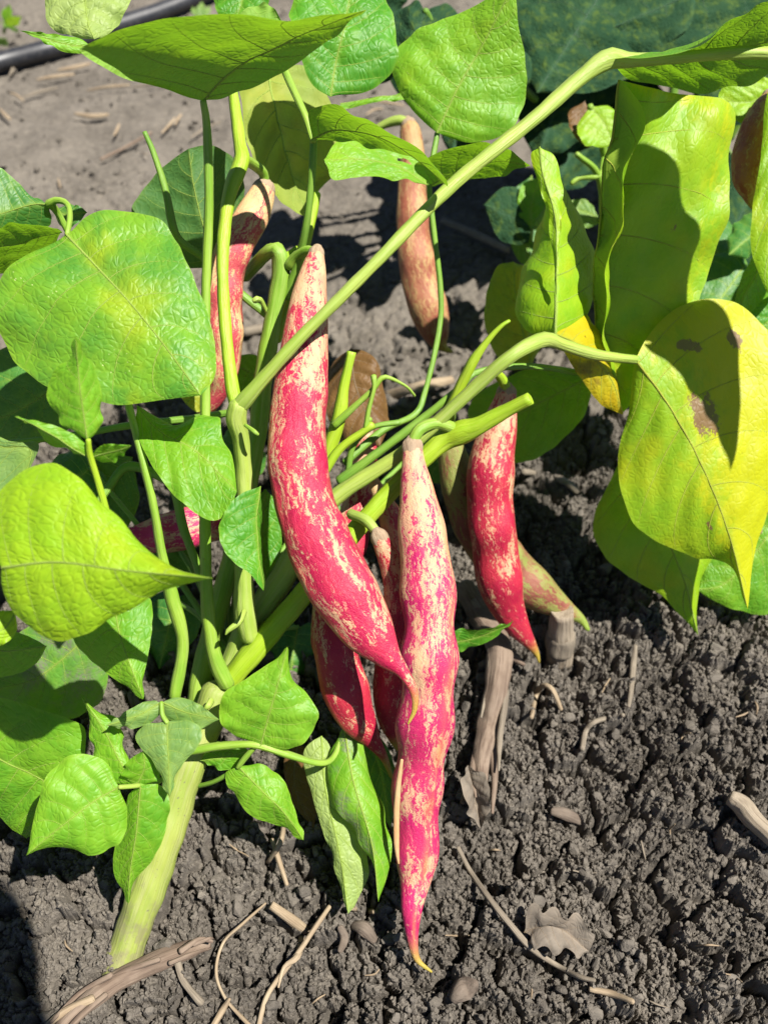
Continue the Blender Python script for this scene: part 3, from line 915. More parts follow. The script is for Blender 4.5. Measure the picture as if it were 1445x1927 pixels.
leaf(PL, [(125, 440), (190, 510), (250, 575), (310, 650), (378, 744)],
     [(125, 440), (160, 405), (220, 388), (282, 402), (322, 432), (352, 500), (386, 580), (406, 650), (404, 710), (378, 744)],
     [(125, 440), (50, 480), (4, 528), (-8, 600), (20, 678), (90, 728), (160, 748), (230, 762), (310, 752), (378, 744)], (.277, .266, .262), .008, .004, 'big', seed=22, nv=72, nu=24, puck=.0010, wav=.0020, nl=7)
leaf(PL, [(165, 828), (155, 760), (148, 700), (143, 635)], [(165, 828), (112, 792), (88, 745), (100, 702), (130, 672), (143, 635)],
     [(165, 828), (188, 805), (192, 755), (178, 705), (160, 662), (143, 635)], (.238, .234, .230), .004, .006, 'bright', seed=23)
leaf(PL, [(163, 858), (110, 826), (28, 784)], [(163, 858), (160, 832), (115, 806), (75, 795), (28, 784)], [(163, 858), (125, 852), (88, 836), (68, 812), (28, 784)], (.241, .238, .234), .0, .004, 'bright', seed=24, nl=4)
leaf(PL, [(168, 862), (205, 850), (248, 838)], [(168, 862), (190, 842), (212, 835), (248, 838)], [(168, 862), (200, 864), (225, 852), (248, 838)], (.241, .238, .235), 0, .003, 'mid', seed=25, nl=3)
leaf(PL, [(4, 1068), (110, 1058), (250, 1075), (403, 1088)],
     [(4, 1068), (-22, 1020), (-15, 940), (30, 888), (90, 868), (135, 892), (200, 962), (260, 1022), (330, 1065), (403, 1088)],
     [(4, 1068), (2, 1110), (20, 1152), (60, 1187), (102, 1206), (150, 1196), (220, 1156), (290, 1122), (350, 1106), (403, 1088)], (.222, .216, .213), .010, .008, 'lime', seed=26, nv=72, nu=24, puck=.0007)
leaf(PL, [(258, 764), (300, 812), (370, 850), (446, 925)], [(258, 764), (258, 812), (298, 893), (345, 948), (395, 977), (428, 966), (446, 925)],
     [(258, 764), (300, 785), (345, 803), (385, 786), (413, 786), (418, 825), (438, 862), (446, 925)], (.288, .282, .276), -.006, .006, 'mid', seed=27, nv=60)
leaf(PL, [(490, 915), (482, 980), (488, 1050), (496, 1112)], [(490, 915), (452, 930), (420, 968), (413, 1018), (440, 1060), (472, 1085), (496, 1112)],
     [(490, 915), (493, 980), (493, 1050), (496, 1112)], (.277, .276, .274), -.004, .012, 'deep', seed=28)
leaf(PL, [(215, 1120), (225, 1190), (245, 1250), (270, 1316)], [(215, 1120), (160, 1150), (136, 1195), (165, 1240), (215, 1282), (270, 1316)],
     [(215, 1120), (270, 1118), (287, 1140), (284, 1200), (273, 1262), (270, 1316)], (.264, .260, .256), .004, .004, 'mid', seed=29)
leaf(PL, [(-60, 1200), (0, 1225), (90, 1215)], [(-60, 1200), (-20, 1182), (40, 1192), (90, 1215)], [(-60, 1200), (-20, 1265), (20, 1270), (65, 1252), (90, 1215)], (.262, .262, .26), .002, .002, 'bright', seed=30)
leaf(PL, [(30, 1150), (12, 1180), (-30, 1200)], [(30, 1150), (30, 1190), (0, 1215), (-30, 1200)], [(30, 1150), (0, 1150), (-30, 1170), (-30, 1200)], (.24, .238, .236), 0, 0, 'lime', seed=31, nl=3)
leaf(PL, [(190, 1170), (130, 1230), (60, 1280), (-30, 1300)], [(190, 1170), (100, 1160), (40, 1190), (-10, 1240), (-30, 1300)], [(190, 1170), (205, 1250), (190, 1320), (120, 1350), (40, 1345), (-30, 1300)], (.325, .325, .325), .004, .006, 'dusty', seed=32)
leaf(PL, [(-60, 1400), (20, 1440), (90, 1480), (50, 1578)], [(-60, 1400), (-20, 1318), (70, 1332), (140, 1354), (160, 1382), (155, 1470), (120, 1530), (50, 1578)],
     [(-60, 1400), (-40, 1480), (-10, 1530), (20, 1555), (50, 1578)], (.30, .302, .308), -.004, .004, 'mid', seed=33)
leaf(PL, [(226, 1481), (175, 1510), (110, 1560), (50, 1610)], [(226, 1481), (205, 1440), (170, 1420), (130, 1423), (96, 1455), (80, 1500), (62, 1560), (50, 1610)],
     [(226, 1481), (240, 1520), (238, 1562), (215, 1590), (180, 1602), (130, 1597), (90, 1598), (50, 1610)], (.275, .271, .270), .003, .005, 'bright', seed=34, nv=60, puck=.001)
leaf(PL, [(265, 1480), (258, 1560), (245, 1640), (242, 1700)], [(265, 1480), (240, 1500), (226, 1560), (213, 1612), (220, 1655), (242, 1700)],
     [(265, 1480), (300, 1477), (320, 1508), (310, 1560), (285, 1612), (258, 1650), (242, 1700)], (.280, .282, .286), .005, .003, 'mid', seed=35)
leaf(PL, [(315, 1358), (316, 1400), (318, 1440), (320, 1500)], [(315, 1358), (275, 1362), (253, 1385), (265, 1408), (290, 1432), (302, 1465), (320, 1500)],
     [(315, 1358), (352, 1355), (379, 1370), (375, 1400), (345, 1430), (328, 1465), (320, 1500)], (.279, .276, .276), .002, .002, 'greydust', seed=36)
leaf(PL, [(304, 1322), (262, 1345), (200, 1366)], [(304, 1322), (275, 1320), (240, 1340), (200, 1366)], [(304, 1322), (298, 1348), (260, 1366), (200, 1366)], (.281, .279, .277), .001, .002, 'greydust', seed=37, nl=4)
leaf(PL, [(307, 1322), (350, 1340), (413, 1354)], [(307, 1322), (330, 1312), (370, 1322), (413, 1354)], [(307, 1322), (310, 1350), (350, 1362), (385, 1365), (413, 1354)], (.281, .281, .279), .001, .002, 'greydust', seed=38, nl=4)
leaf(PL, [(258, 1478), (225, 1430), (195, 1370), (154, 1312)], [(258, 1478), (205, 1470), (182, 1420), (172, 1358), (154, 1312)],
     [(258, 1478), (245, 1430), (228, 1395), (225, 1355), (190, 1340), (154, 1312)], (.282, .284, .284), .003, .003, 'bright', seed=39)
leaf(PL, [(257, 1480), (272, 1445), (270, 1412)], [(257, 1480), (235, 1455), (245, 1430), (270, 1412)], [(257, 1480), (298, 1470), (298, 1440), (285, 1418), (270, 1412)], (.282, .280, .279), .002, .002, 'mid', seed=40, nl=4)
leaf(PL, [(490, 1405), (508, 1340), (525, 1280), (541, 1217)], [(490, 1405), (440, 1387), (415, 1345), (426, 1305), (470, 1280), (516, 1247), (541, 1217)],
     [(490, 1405), (540, 1411), (582, 1386), (598, 1345), (580, 1305), (549, 1270), (541, 1217)], (.295, .290, .292), .004, .004, 'bright', seed=41, nv=60)
leaf(PL, [(448, 1442), (490, 1485), (535, 1530), (571, 1581)], [(448, 1442), (490, 1438), (532, 1465), (552, 1512), (571, 1581)],
     [(448, 1442), (424, 1456), (440, 1492), (480, 1532), (530, 1556), (571, 1581)], (.299, .296, .300), .004, .004, 'bright', seed=42)
leaf(PL, [(470, 1412), (425, 1425), (376, 1432)], [(470, 1412), (440, 1395), (400, 1400), (376, 1432)], [(470, 1412), (455, 1440), (420, 1447), (376, 1432)], (.305, .305, .306), .001, .001, 'mid', seed=43, nl=4)
leaf(PL, [(605, 1385), (612, 1480), (640, 1610), (655, 1720)], [(605, 1385), (570, 1420), (590, 1510), (618, 1600), (642, 1690), (655, 1720)],
     [(605, 1385), (625, 1420), (650, 1500), (686, 1590), (690, 1640), (672, 1700), (655, 1720)], (.314, .307, .303), .002, .004, 'pale', under=False, seed=44, puck=.0003)
leaf(PL, [(648, 1368), (665, 1470), (700, 1590), (712, 1697)], [(648, 1368), (618, 1425), (626, 1500), (662, 1562), (696, 1622), (708, 1665), (712, 1697)],
     [(648, 1368), (680, 1390), (694, 1450), (722, 1520), (737, 1582), (732, 1640), (712, 1697)], (.312, .300, .297), .004, .005, 'brightdust', seed=45, nv=60)
leaf(PL, [(690, 1375), (715, 1450), (735, 1560)], [(690, 1375), (680, 1430), (700, 1500), (735, 1560)], [(690, 1375), (725, 1400), (748, 1470), (735, 1560)], (.325, .322, .32), .0, .0, 'dark', seed=46)
leaf(PL, [(560, 1400), (555, 1480), (590, 1560)], [(560, 1400), (535, 1430), (545, 1500), (590, 1560)], [(560, 1400), (590, 1420), (600, 1490), (590, 1560)], (.34, .335, .33), .0, .0, 'brownleaf', vein='veindry', seed=47)

# right-hand leaves on the long petioles, yellowing
leaf(PL, [(1195, 676), (1262, 770), (1322, 880), (1372, 1010), (1406, 1146)],
     [(1195, 676), (1182, 778), (1163, 850), (1166, 920), (1190, 980), (1242, 1022), (1300, 1045), (1348, 1052), (1382, 1082), (1406, 1146)],
     [(1195, 676), (1222, 628), (1272, 580), (1340, 562), (1402, 580), (1450, 622), (1490, 710), (1488, 820), (1450, 950), (1424, 1030), (1410, 1090), (1406, 1146)],
     (.325, .330, .342), .010, .004, 'yellow', vein='veinyel', seed=48, yl=(.08, .75, .75), blots=[(.20, .40, .19), (.50, .22, .11), (.75, .33, .09), (-.3, .7, .06)], nv=76, nu=26, puck=.0006, wav=.0016)
leaf(PL, [(1190, 820), (1235, 960), (1285, 1090), (1313, 1196)], [(1190, 820), (1150, 900), (1121, 960), (1118, 1012), (1142, 1052), (1192, 1092), (1242, 1118), (1272, 1150), (1313, 1196)],
     [(1190, 820), (1290, 840), (1360, 920), (1370, 1000), (1330, 1060), (1313, 1120), (1313, 1196)], (.358, .362, .368), .004, .010, 'yelgreen', seed=49, nv=60)
leaf(PL, [(1480, 960), (1420, 1040), (1360, 1100), (1310, 1110)], [(1480, 960), (1400, 980), (1340, 1040), (1310, 1110)], [(1480, 960), (1500, 1080), (1450, 1155), (1390, 1150), (1340, 1130), (1310, 1110)], (.372, .375, .378), .004, .002, 'mid', seed=50, blots=[(-.3, .35, .10)])
leaf(PL, [(1165, 150), (1150, 260), (1132, 380), (1118, 500), (1118, 600), (1140, 690), (1170, 778)],
     [(1165, 150), (1195, 188), (1209, 228), (1195, 300), (1162, 400), (1152, 470), (1138, 560), (1143, 650), (1170, 778)],
     [(1165, 150), (1230, 168), (1310, 178), (1376, 198), (1383, 260), (1376, 350), (1356, 460), (1312, 570), (1260, 660), (1210, 740), (1170, 778)],
     (.304, .322, .345), -.014, .004, 'yelgreen', vein='veinyel', seed=51, wav=.003, yl=(-.12, .55, -.1), blots=[(.55, .5, .05)], nv=70, nu=24, bulge=.004, pw=1.0)
leaf(PL, [(1045, 632), (1046, 520), (1044, 420), (1003, 284)], [(1045, 632), (990, 622), (966, 570), (984, 500), (1016, 430), (1026, 380), (1003, 284)],
     [(1045, 632), (1100, 602), (1122, 540), (1112, 460), (1084, 392), (1060, 332), (1034, 286), (1003, 284)], (.309, .322, .322), .014, .020, 'yelgreen', seed=52, nv=60, bulge=.001, pw=1.0)
leaf(PL, [(1015, 276), (1022, 330), (1046, 420), (1046, 560)], [(1015, 276), (998, 290), (1010, 340), (1036, 410), (1043, 480), (1046, 560)], [(1015, 276), (1045, 292), (1060, 345), (1056, 395), (1048, 450), (1046, 560)], (.312, .311, .311), .002, .001, 'yelgreen', seed=53, yl=(.3, 0, 0), nl=3)
leaf(PL, [(1045, 628), (1090, 650), (1140, 700), (1172, 780)], [(1045, 628), (1080, 588), (1128, 620), (1150, 700), (1172, 780)], [(1045, 628), (1060, 660), (1092, 712), (1132, 762), (1172, 780)], (.309, .325, .338), .012, .003, 'gold', vein='veinyel', seed=54)
leaf(PL, [(1000, 690), (985, 630), (970, 560), (965, 492)], [(1000, 690), (940, 675), (912, 610), (918, 545), (935, 505), (965, 492)], [(1000, 690), (1020, 640), (1010, 560), (995, 510), (965, 492)], (.375, .378, .38), .003, .003, 'olive', seed=55)
leaf(PL, [(1118, 706), (1050, 740), (970, 780), (885, 800)], [(1118, 706), (1020, 688), (955, 708), (900, 740), (880, 772), (885, 800)],
     [(1118, 706), (1100, 780), (1050, 832), (1000, 866), (950, 869), (905, 850), (885, 800)], (.372, .376, .38), .004, .002, 'bright', seed=56, nv=60, puck=.0004, label='smooth green leaf in shade behind the red pod')
leaf(PL, [(1150, 112), (1260, 108), (1380, 92), (1530, 60)], [(1150, 112), (1250, 98), (1312, 78), (1372, 44), (1460, 2), (1530, 60)],
     [(1150, 112), (1190, 150), (1270, 166), (1360, 172), (1440, 150), (1530, 60)], (.304, .312, .318), -.034, .024, 'mid', under=True, seed=57, nv=60)
leaf(PL, [(1480, 110), (1470, 250), (1460, 400), (1450, 565)], [(1480, 110), (1442, 180), (1430, 300), (1414, 400), (1414, 465), (1430, 520), (1450, 565)],
     [(1480, 110), (1560, 160), (1610, 300), (1580, 450), (1500, 540), (1450, 565)], (.338, .338, .336), .002, .004, 'yelgreen', seed=58)
leaf(PL, [(1480, 440), (1420, 520), (1380, 600)], [(1480, 440), (1420, 475), (1385, 540), (1380, 600)], [(1480, 440), (1470, 540), (1430, 590), (1380, 600)], (.37, .37, .37), .004, .006, 'mid', seed=59)
leaf(PL, [(1480, 560), (1450, 600), (1400, 640)], [(1480, 560), (1440, 560), (1405, 600), (1400, 640)], [(1480, 560), (1480, 620), (1450, 650), (1400, 640)], (.37, .37, .37), 0, 0, 'deep', seed=60)
# small one in front of the dry stem, dark ones in the shade of the left side
leaf(PL, [(848, 1212), (900, 1200), (966, 1168)], [(848, 1212), (850, 1190), (905, 1182), (966, 1168)], [(848, 1212), (865, 1228), (915, 1206), (966, 1168)], (.345, .343, .34), -.002, .002, 'deep', seed=61, nl=4)
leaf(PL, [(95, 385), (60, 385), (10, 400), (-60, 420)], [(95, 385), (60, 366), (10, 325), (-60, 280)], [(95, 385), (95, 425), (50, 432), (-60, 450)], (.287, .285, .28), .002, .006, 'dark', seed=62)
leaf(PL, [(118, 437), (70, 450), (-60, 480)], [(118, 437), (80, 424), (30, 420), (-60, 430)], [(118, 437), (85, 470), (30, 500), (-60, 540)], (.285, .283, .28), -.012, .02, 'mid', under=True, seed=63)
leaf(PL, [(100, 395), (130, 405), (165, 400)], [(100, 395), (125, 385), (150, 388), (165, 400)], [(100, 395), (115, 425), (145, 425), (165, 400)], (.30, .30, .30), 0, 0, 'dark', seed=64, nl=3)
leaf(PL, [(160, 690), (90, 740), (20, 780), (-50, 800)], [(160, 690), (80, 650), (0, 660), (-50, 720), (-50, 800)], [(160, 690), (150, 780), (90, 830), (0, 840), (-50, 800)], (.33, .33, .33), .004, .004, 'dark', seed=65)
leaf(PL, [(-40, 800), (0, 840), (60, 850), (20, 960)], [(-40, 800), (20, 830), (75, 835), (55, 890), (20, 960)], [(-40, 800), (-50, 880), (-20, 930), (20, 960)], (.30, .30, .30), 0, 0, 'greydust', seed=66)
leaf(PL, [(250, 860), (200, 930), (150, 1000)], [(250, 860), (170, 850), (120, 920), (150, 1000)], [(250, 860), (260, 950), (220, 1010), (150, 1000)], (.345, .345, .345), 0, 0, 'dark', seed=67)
leaf(PL, [(440, 690), (470, 700), (500, 740)], [(440, 690), (450, 668), (490, 675), (500, 740)], [(440, 690), (440, 730), (470, 745), (500, 740)], (.345, .345, .345), 0, 0, 'mid', seed=68, nl=3)
leaf(PL, [(660, 655), (668, 720), (690, 780), (715, 840)], [(660, 655), (620, 680), (612, 760), (650, 840), (715, 840)], [(660, 655), (700, 680), (724, 740), (735, 790), (715, 840)], (.36, .355, .35), .006, .004, 'brownleaf', vein='veindry', seed=69, wav=.0045, puck=.002, label='withered brown leaf behind the long front pod')
leaf(PL, [(455, -60), (460, -20), (445, 42)], [(455, -60), (410, -40), (404, 10), (420, 36), (445, 42)], [(455, -60), (510, -40), (505, 5), (480, 32), (445, 42)], (.33, .33, .33), 0, 0, 'deep', seed=70)
leaf(PL, [(540, 60), (500, 45), (440, 40)], [(540, 60), (510, 10), (470, 12), (440, 40)], [(540, 60), (500, 70), (460, 60), (440, 40)], (.30, .30, .30), 0, 0, 'bright', under=True, seed=71, nl=3)
leaf(PL, [(350, 760), (365, 745), (395, 735)], [(350, 760), (340, 740), (365, 720), (395, 735)], [(350, 760), (370, 775), (392, 760), (395, 735)], (.33, .33, .33), 0, 0, 'olive', seed=72, nl=3)
leaf(PL, [(500, 1090), (495, 1000), (500, 920)], [(500, 1090), (470, 1040), (478, 950), (500, 920)], [(500, 1090), (530, 1030), (520, 950), (500, 920)], (.335, .335, .335), 0, 0, 'deep', seed=73, nl=4)

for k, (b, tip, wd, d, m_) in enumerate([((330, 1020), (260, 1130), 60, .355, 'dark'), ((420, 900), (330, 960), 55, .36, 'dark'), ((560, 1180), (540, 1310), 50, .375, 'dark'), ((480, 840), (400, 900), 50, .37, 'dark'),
                                        ((600, 930), (560, 1050), 50, .37, 'dark'), ((170, 880), (90, 960), 60, .335, 'dark'), ((800, 830), (860, 930), 45, .40, 'dark'), ((330, 1130), (300, 1260), 55, .365, 'dark')]):  # dark leaves added to blacken gaps where only shade lies
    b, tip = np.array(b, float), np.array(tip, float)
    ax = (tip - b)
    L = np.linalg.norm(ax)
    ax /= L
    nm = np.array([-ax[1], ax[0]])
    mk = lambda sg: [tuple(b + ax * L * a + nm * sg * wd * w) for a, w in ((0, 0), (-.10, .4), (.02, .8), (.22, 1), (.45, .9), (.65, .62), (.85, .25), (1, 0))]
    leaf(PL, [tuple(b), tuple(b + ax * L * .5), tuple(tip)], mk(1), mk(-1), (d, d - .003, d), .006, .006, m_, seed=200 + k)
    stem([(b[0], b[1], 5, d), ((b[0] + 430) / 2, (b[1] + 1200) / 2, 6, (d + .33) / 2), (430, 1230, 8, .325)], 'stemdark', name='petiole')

# ------------------------------------------------------------------ pods
pod([(596, 476, 14, .303), (590, 510, 24, .302), (580, 580, 36, .298), (572, 680, 46, .293), (562, 780, 52, .288), (562, 880, 54, .285), (585, 980, 57, .282), (632, 1085, 63, .279), (690, 1180, 52, .277), (728, 1232, 27, .276), (756, 1262, 13, .275), (778, 1300, 8, .274), (780, 1335, 5, .274), (768, 1362, 2, .274)],
    'pod1', 'long curved magenta and cream pod in front, its hooked tip crossing the neighbouring pod', sut=.15, twist=.2, beans=7, stalk=[(597, 476, 9, .303), (578, 471, 9, .306), (558, 482, 10, .310), (545, 500, 12, .313)], seed=3, n=140)
pod([(776, 836, 18, .306), (778, 870, 22, .305), (785, 930, 34, .303), (795, 1010, 46, .300), (805, 1110, 51, .296), (808, 1220, 51, .293), (803, 1330, 53, .295), (792, 1430, 48, .299), (783, 1510, 45, .302), (785, 1580, 42, .303), (782, 1650, 32, .302), (775, 1710, 20, .298), (776, 1765, 11, .298), (785, 1805, 6, .298), (812, 1829, 2, .2975)],
    'pod2', 'longest bright pink and cream pod, its thin tip touching the bare soil', sut=2.9, twist=-1.15, beans=8, stalk=[(776, 834, 12, .306), (790, 808, 11, .306), (820, 797, 11, .308), (850, 805, 12, .310)], seed=5, n=150)
pod([(952, 735, 17, .338), (950, 755, 22, .339), (940, 800, 32, .340), (925, 870, 42, .341), (922, 950, 42, .343), (930, 1020, 42, .347), (938, 1080, 42, .351), (952, 1135, 34, .356), (975, 1180, 22, .361), (998, 1212, 11, .365), (1010, 1232, 5, .367), (1014, 1246, 2, .368)],
    'pod3', 'short crimson pod hanging right of the long pods, its lower end in sun', sut=.1, beans=5, stalk=[(953, 735, 11, .338), (946, 716, 9, .335), (930, 700, 8, .330), (905, 700, 8, .322)], seed=6, stalk_mat='stemlime')
pod([(845, 800, 14, .350), (850, 850, 26, .352), (870, 920, 38, .356), (905, 1000, 44, .362), (960, 1070, 44, .367), (1015, 1115, 36, .371), (1060, 1145, 20, .374), (1092, 1165, 9, .375), (1106, 1185, 4, .374)],
    'podgreen', 'greenish shaded pod lying behind the short crimson pod', sut=.2, beans=6, seed=7, stalk=[(845, 798, 8, .350), (850, 780, 8, .340), (845, 765, 8, .325)])
pod([(712, 1008, 15, .304), (722, 1030, 18, .305), (738, 1070, 22, .308), (750, 1130, 27, .311), (746, 1210, 34, .314), (738, 1290, 36, .317), (738, 1350, 28, .321), (742, 1385, 14, .324), (750, 1410, 5, .326)],
    'pod3', 'shaded pod squeezed between the two long front pods, with brown cap', sut=.3, beans=6, seed=8, stalk=[(712, 1006, 9, .304), (690, 980, 10, .306), (660, 967, 10, .312)], stalk_mat='stempale')
pod([(700, 898, 9, .322), (712, 925, 14, .323), (735, 975, 22, .325), (750, 1050, 26, .328), (748, 1130, 26, .332), (745, 1200, 20, .336), (746, 1260, 6, .34)],
    'podpale', 'slim pale red pod half hidden behind the longest pink pod', sut=.3, beans=5, seed=9, stalk=[(700, 896, 6, .322), (690, 890, 6, .322), (665, 900, 7, .322)])
pod([(690, 815, 12, .336), (688, 850, 22, .336), (676, 930, 28, .335), (655, 1030, 34, .326), (630, 1120, 40, .314), (630, 1210, 42, .307), (648, 1290, 44, .306), (672, 1350, 36, .309), (700, 1392, 17, .314), (722, 1425, 8, .318), (738, 1465, 3, .322)],
    'pod3', 'shaded red pod below the curved front pod, a sunlit patch near its tip', sut=.4, beans=7, seed=10, stalk=[(690, 812, 7, .336), (690, 800, 6, .332), (695, 790, 6, .325)])
pod([(768, 232, 14, .415), (772, 250, 20, .415), (776, 300, 24, .416), (776, 380, 28, .418), (780, 460, 32, .420), (795, 540, 36, .423), (812, 600, 34, .426), (825, 640, 20, .429), (836, 655, 8, .430), (850, 662, 3, .431)],
    'podold', 'mottled pale pod hanging alone behind the long diagonal vine', sut=.3, beans=5, seed=11, stalk=[(768, 230, 8, .415), (752, 226, 9, .416), (728, 232, 8, .418), (706, 244, 6, .420), (690, 262, 5, .425)], stalk_mat='stempale')
pod([(498, 352, 20, .328), (488, 380, 27, .325), (468, 420, 32, .321), (440, 470, 33, .319), (422, 540, 34, .320), (424, 620, 34, .322), (422, 690, 28, .325), (410, 740, 18, .329), (388, 770, 14, .333), (372, 790, 5, .336)],
    'podpale', 'pale orange pod behind the upright stalks beside the big shiny leaf', sut=.3, beans=6, seed=12, stalk=[(498, 350, 9, .328), (495, 325, 9, .325), (470, 305, 10, .315), (456, 300, 10, .305)])
pod([(470, 985, 12, .335), (440, 978, 26, .335), (390, 985, 36, .334), (330, 1000, 38, .333), (270, 1012, 28, .332), (230, 1010, 14, .332), (205, 1000, 5, .332)],
    'pod2', 'crimson pod lying sideways in the shade behind the left petioles', sut=.2, beans=5, seed=13)
pod([(1452, 180, 16, .352), (1440, 210, 28, .352), (1418, 270, 34, .353), (1408, 330, 30, .355), (1412, 370, 14, .357), (1418, 392, 5, .358)],
    'podold', 'dull red and green pod at the right margin behind yellow leaves', sut=.3, beans=4, seed=14)
# dried seam lifting off the longest pod
tube('seam', [(756, 1430, 3, .292), (749, 1480, 5, .294), (746, 1530, 6, .2955), (746, 1590, 5, .296), (750, 1625, 2, .297)], M['seam'], bpy.data.objects['bean_pod.001'], sides=8, flat=.5)

# ------------------------------------------------------------------ plants behind
sq = thing('squash_plant', W(1250, 250, .58) * np.array([1, 1, 0]), 'dark blue green broad leaved plant in shade at top right', 'squash plant')
PL = sq
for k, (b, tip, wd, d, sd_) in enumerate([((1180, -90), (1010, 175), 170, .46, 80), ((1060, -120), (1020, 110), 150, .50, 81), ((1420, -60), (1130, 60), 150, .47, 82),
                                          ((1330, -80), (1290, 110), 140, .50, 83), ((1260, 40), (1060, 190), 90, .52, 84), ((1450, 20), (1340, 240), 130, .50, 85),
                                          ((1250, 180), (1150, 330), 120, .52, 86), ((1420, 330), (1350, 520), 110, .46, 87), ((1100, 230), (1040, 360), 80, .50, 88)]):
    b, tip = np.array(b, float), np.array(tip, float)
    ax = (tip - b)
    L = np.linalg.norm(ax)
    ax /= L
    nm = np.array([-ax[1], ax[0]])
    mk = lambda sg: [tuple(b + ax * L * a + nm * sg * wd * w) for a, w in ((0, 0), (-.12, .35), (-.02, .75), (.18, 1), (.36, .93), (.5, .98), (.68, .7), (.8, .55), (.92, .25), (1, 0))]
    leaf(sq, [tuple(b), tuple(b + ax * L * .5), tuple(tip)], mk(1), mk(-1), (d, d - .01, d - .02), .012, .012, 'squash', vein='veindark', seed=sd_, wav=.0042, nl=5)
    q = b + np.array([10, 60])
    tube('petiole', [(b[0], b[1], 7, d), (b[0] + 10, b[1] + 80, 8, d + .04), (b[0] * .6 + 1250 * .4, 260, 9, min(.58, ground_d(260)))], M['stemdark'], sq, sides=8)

for k, (b, tip, wd, d, sd_) in enumerate([((730, 30), (690, 150), 62, .478, 150), ((810, 60), (770, 200), 70, .462, 151), ((900, 150), (850, 290), 66, .458, 152), ((950, 100), (900, 250), 62, .44, 153), ((1060, 160), (1010, 300), 70, .47, 154), ((870, 40), (820, 130), 60, .45, 155), ((800, 20), (765, 120), 52, .405, 156), ((720, -40), (680, 60), 60, .445, 157), ((725, 60), (700, 160), 46, .418, 158)]):  # hidden leaves added behind the front foliage to shade the soil
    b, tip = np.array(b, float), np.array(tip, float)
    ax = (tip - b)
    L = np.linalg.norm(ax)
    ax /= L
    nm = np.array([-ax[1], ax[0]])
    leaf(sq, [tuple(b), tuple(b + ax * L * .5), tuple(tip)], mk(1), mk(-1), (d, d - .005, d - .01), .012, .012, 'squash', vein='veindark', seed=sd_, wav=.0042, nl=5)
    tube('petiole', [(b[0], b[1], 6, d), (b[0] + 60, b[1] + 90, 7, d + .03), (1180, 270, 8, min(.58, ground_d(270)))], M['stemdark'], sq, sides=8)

weed = thing('weed_seedling', W(985, 470, ground_d(470)), 'small lobed weed in the gap right of the lone hanging pod', 'weed')
PL = weed
leaf(weed, [(1000, 430), (975, 415), (910, 385)], [(1000, 430), (1000, 370), (950, 352), (910, 385)], [(1000, 430), (990, 458), (940, 450), (910, 385)], (.44, .44, .44), .002, .002, 'squash', vein='veindark', seed=90)
leaf(weed, [(1000, 430), (1030, 420), (1075, 395)], [(1000, 430), (1005, 370), (1050, 350), (1075, 395)], [(1000, 430), (1040, 450), (1075, 430), (1075, 395)], (.44, .44, .44), .002, .002, 'greydust', vein='veindark', seed=91)
leaf(weed, [(1000, 430), (1000, 380), (1020, 330)], [(1000, 430), (975, 400), (985, 350), (1020, 330)], [(1000, 430), (1020, 400), (1035, 360), (1020, 330)], (.44, .44, .44), .002, .002, 'bright', seed=92)
tube('stem', [(1000, 428, 4, .44), (995, 480, 5, .50), (990, 520, 5, ground_d(520))], M['stemdark'], weed, sides=8)

plant2 = thing('bean_plant', W(1180, 400, .50) * np.array([1, 1, 0]), 'second bean plant glimpsed in shade behind the yellowing leaves', 'bean plant')
PL = plant2
for pts in ([(1130, 560, 9, .47), (1135, 420, 8, .43), (1125, 330, 7, .41), (1085, 290, 6, .40)], [(1140, 560, 8, .47), (1150, 400, 8, .44), (1135, 280, 8, .42), (1110, 200, 7, .40)],
            [(1135, 300, 6, .42), (1128, 330, 6, .41), (1090, 335, 5, .41), (1075, 345, 5, .41)]):
    stem(pts, 'stem', name='stem')
leaf(plant2, [(1110, 200), (1135, 230), (1155, 275)], [(1110, 200), (1085, 240), (1100, 275), (1155, 275)], [(1110, 200), (1150, 200), (1165, 240), (1155, 275)], (.40, .40, .40), 0, 0, 'yelgreen', seed=95)
leaf(plant2, [(1100, 190), (1090, 230), (1105, 280)], [(1100, 190), (1070, 210), (1075, 250), (1105, 280)], [(1100, 190), (1120, 220), (1125, 260), (1105, 280)], (.41, .41, .41), 0, 0, 'brownleaf', vein='veindry', seed=96)
leaf(plant2, [(1130, 420), (1105, 400), (1060, 390)], [(1130, 420), (1110, 380), (1080, 375), (1060, 390)], [(1130, 420), (1100, 430), (1075, 420), (1060, 390)], (.43, .43, .43), 0, 0, 'greydust', seed=97)
leaf(plant2, [(1470, 150), (1420, 190), (1350, 190)], [(1470, 150), (1410, 150), (1360, 165), (1350, 190)], [(1470, 150), (1440, 230), (1390, 235), (1350, 190)], (.36, .36, .36), 0, 0, 'yelgreen', seed=98)
leaf(plant2, [(1000, 330), (985, 430), (1000, 520)], [(1000, 330), (960, 370), (960, 460), (1000, 520)], [(1000, 330), (1030, 400), (1030, 470), (1000, 520)], (.47, .47, .47), 0, 0, 'dark', seed=99)

for k, (b, tip, wd, d, m_) in enumerate([((1400, 500), (1300, 640), 60, .43, 'dark'), ((1460, 520), (1420, 680), 60, .42, 'dark'), ((1330, 420), (1390, 600), 50, .44, 'dark'), ((1440, 420), (1370, 480), 40, .42, 'dark'), ((1330, 620), (1240, 560), 40, .46, 'dark')]):
    b, tip = np.array(b, float), np.array(tip, float)
    ax = (tip - b)
    L = np.linalg.norm(ax)
    ax /= L
    nm = np.array([-ax[1], ax[0]])
    leaf(plant2, [tuple(b), tuple(b + ax * L * .5), tuple(tip)], mk(1), mk(-1), (d, d - .005, d - .008), .008, .008, m_, seed=160 + k)
    stem([(b[0], b[1], 5, d), (1300, 520, 7, .46), (1180, 560, 8, .49)], 'stemdark', name='petiole')

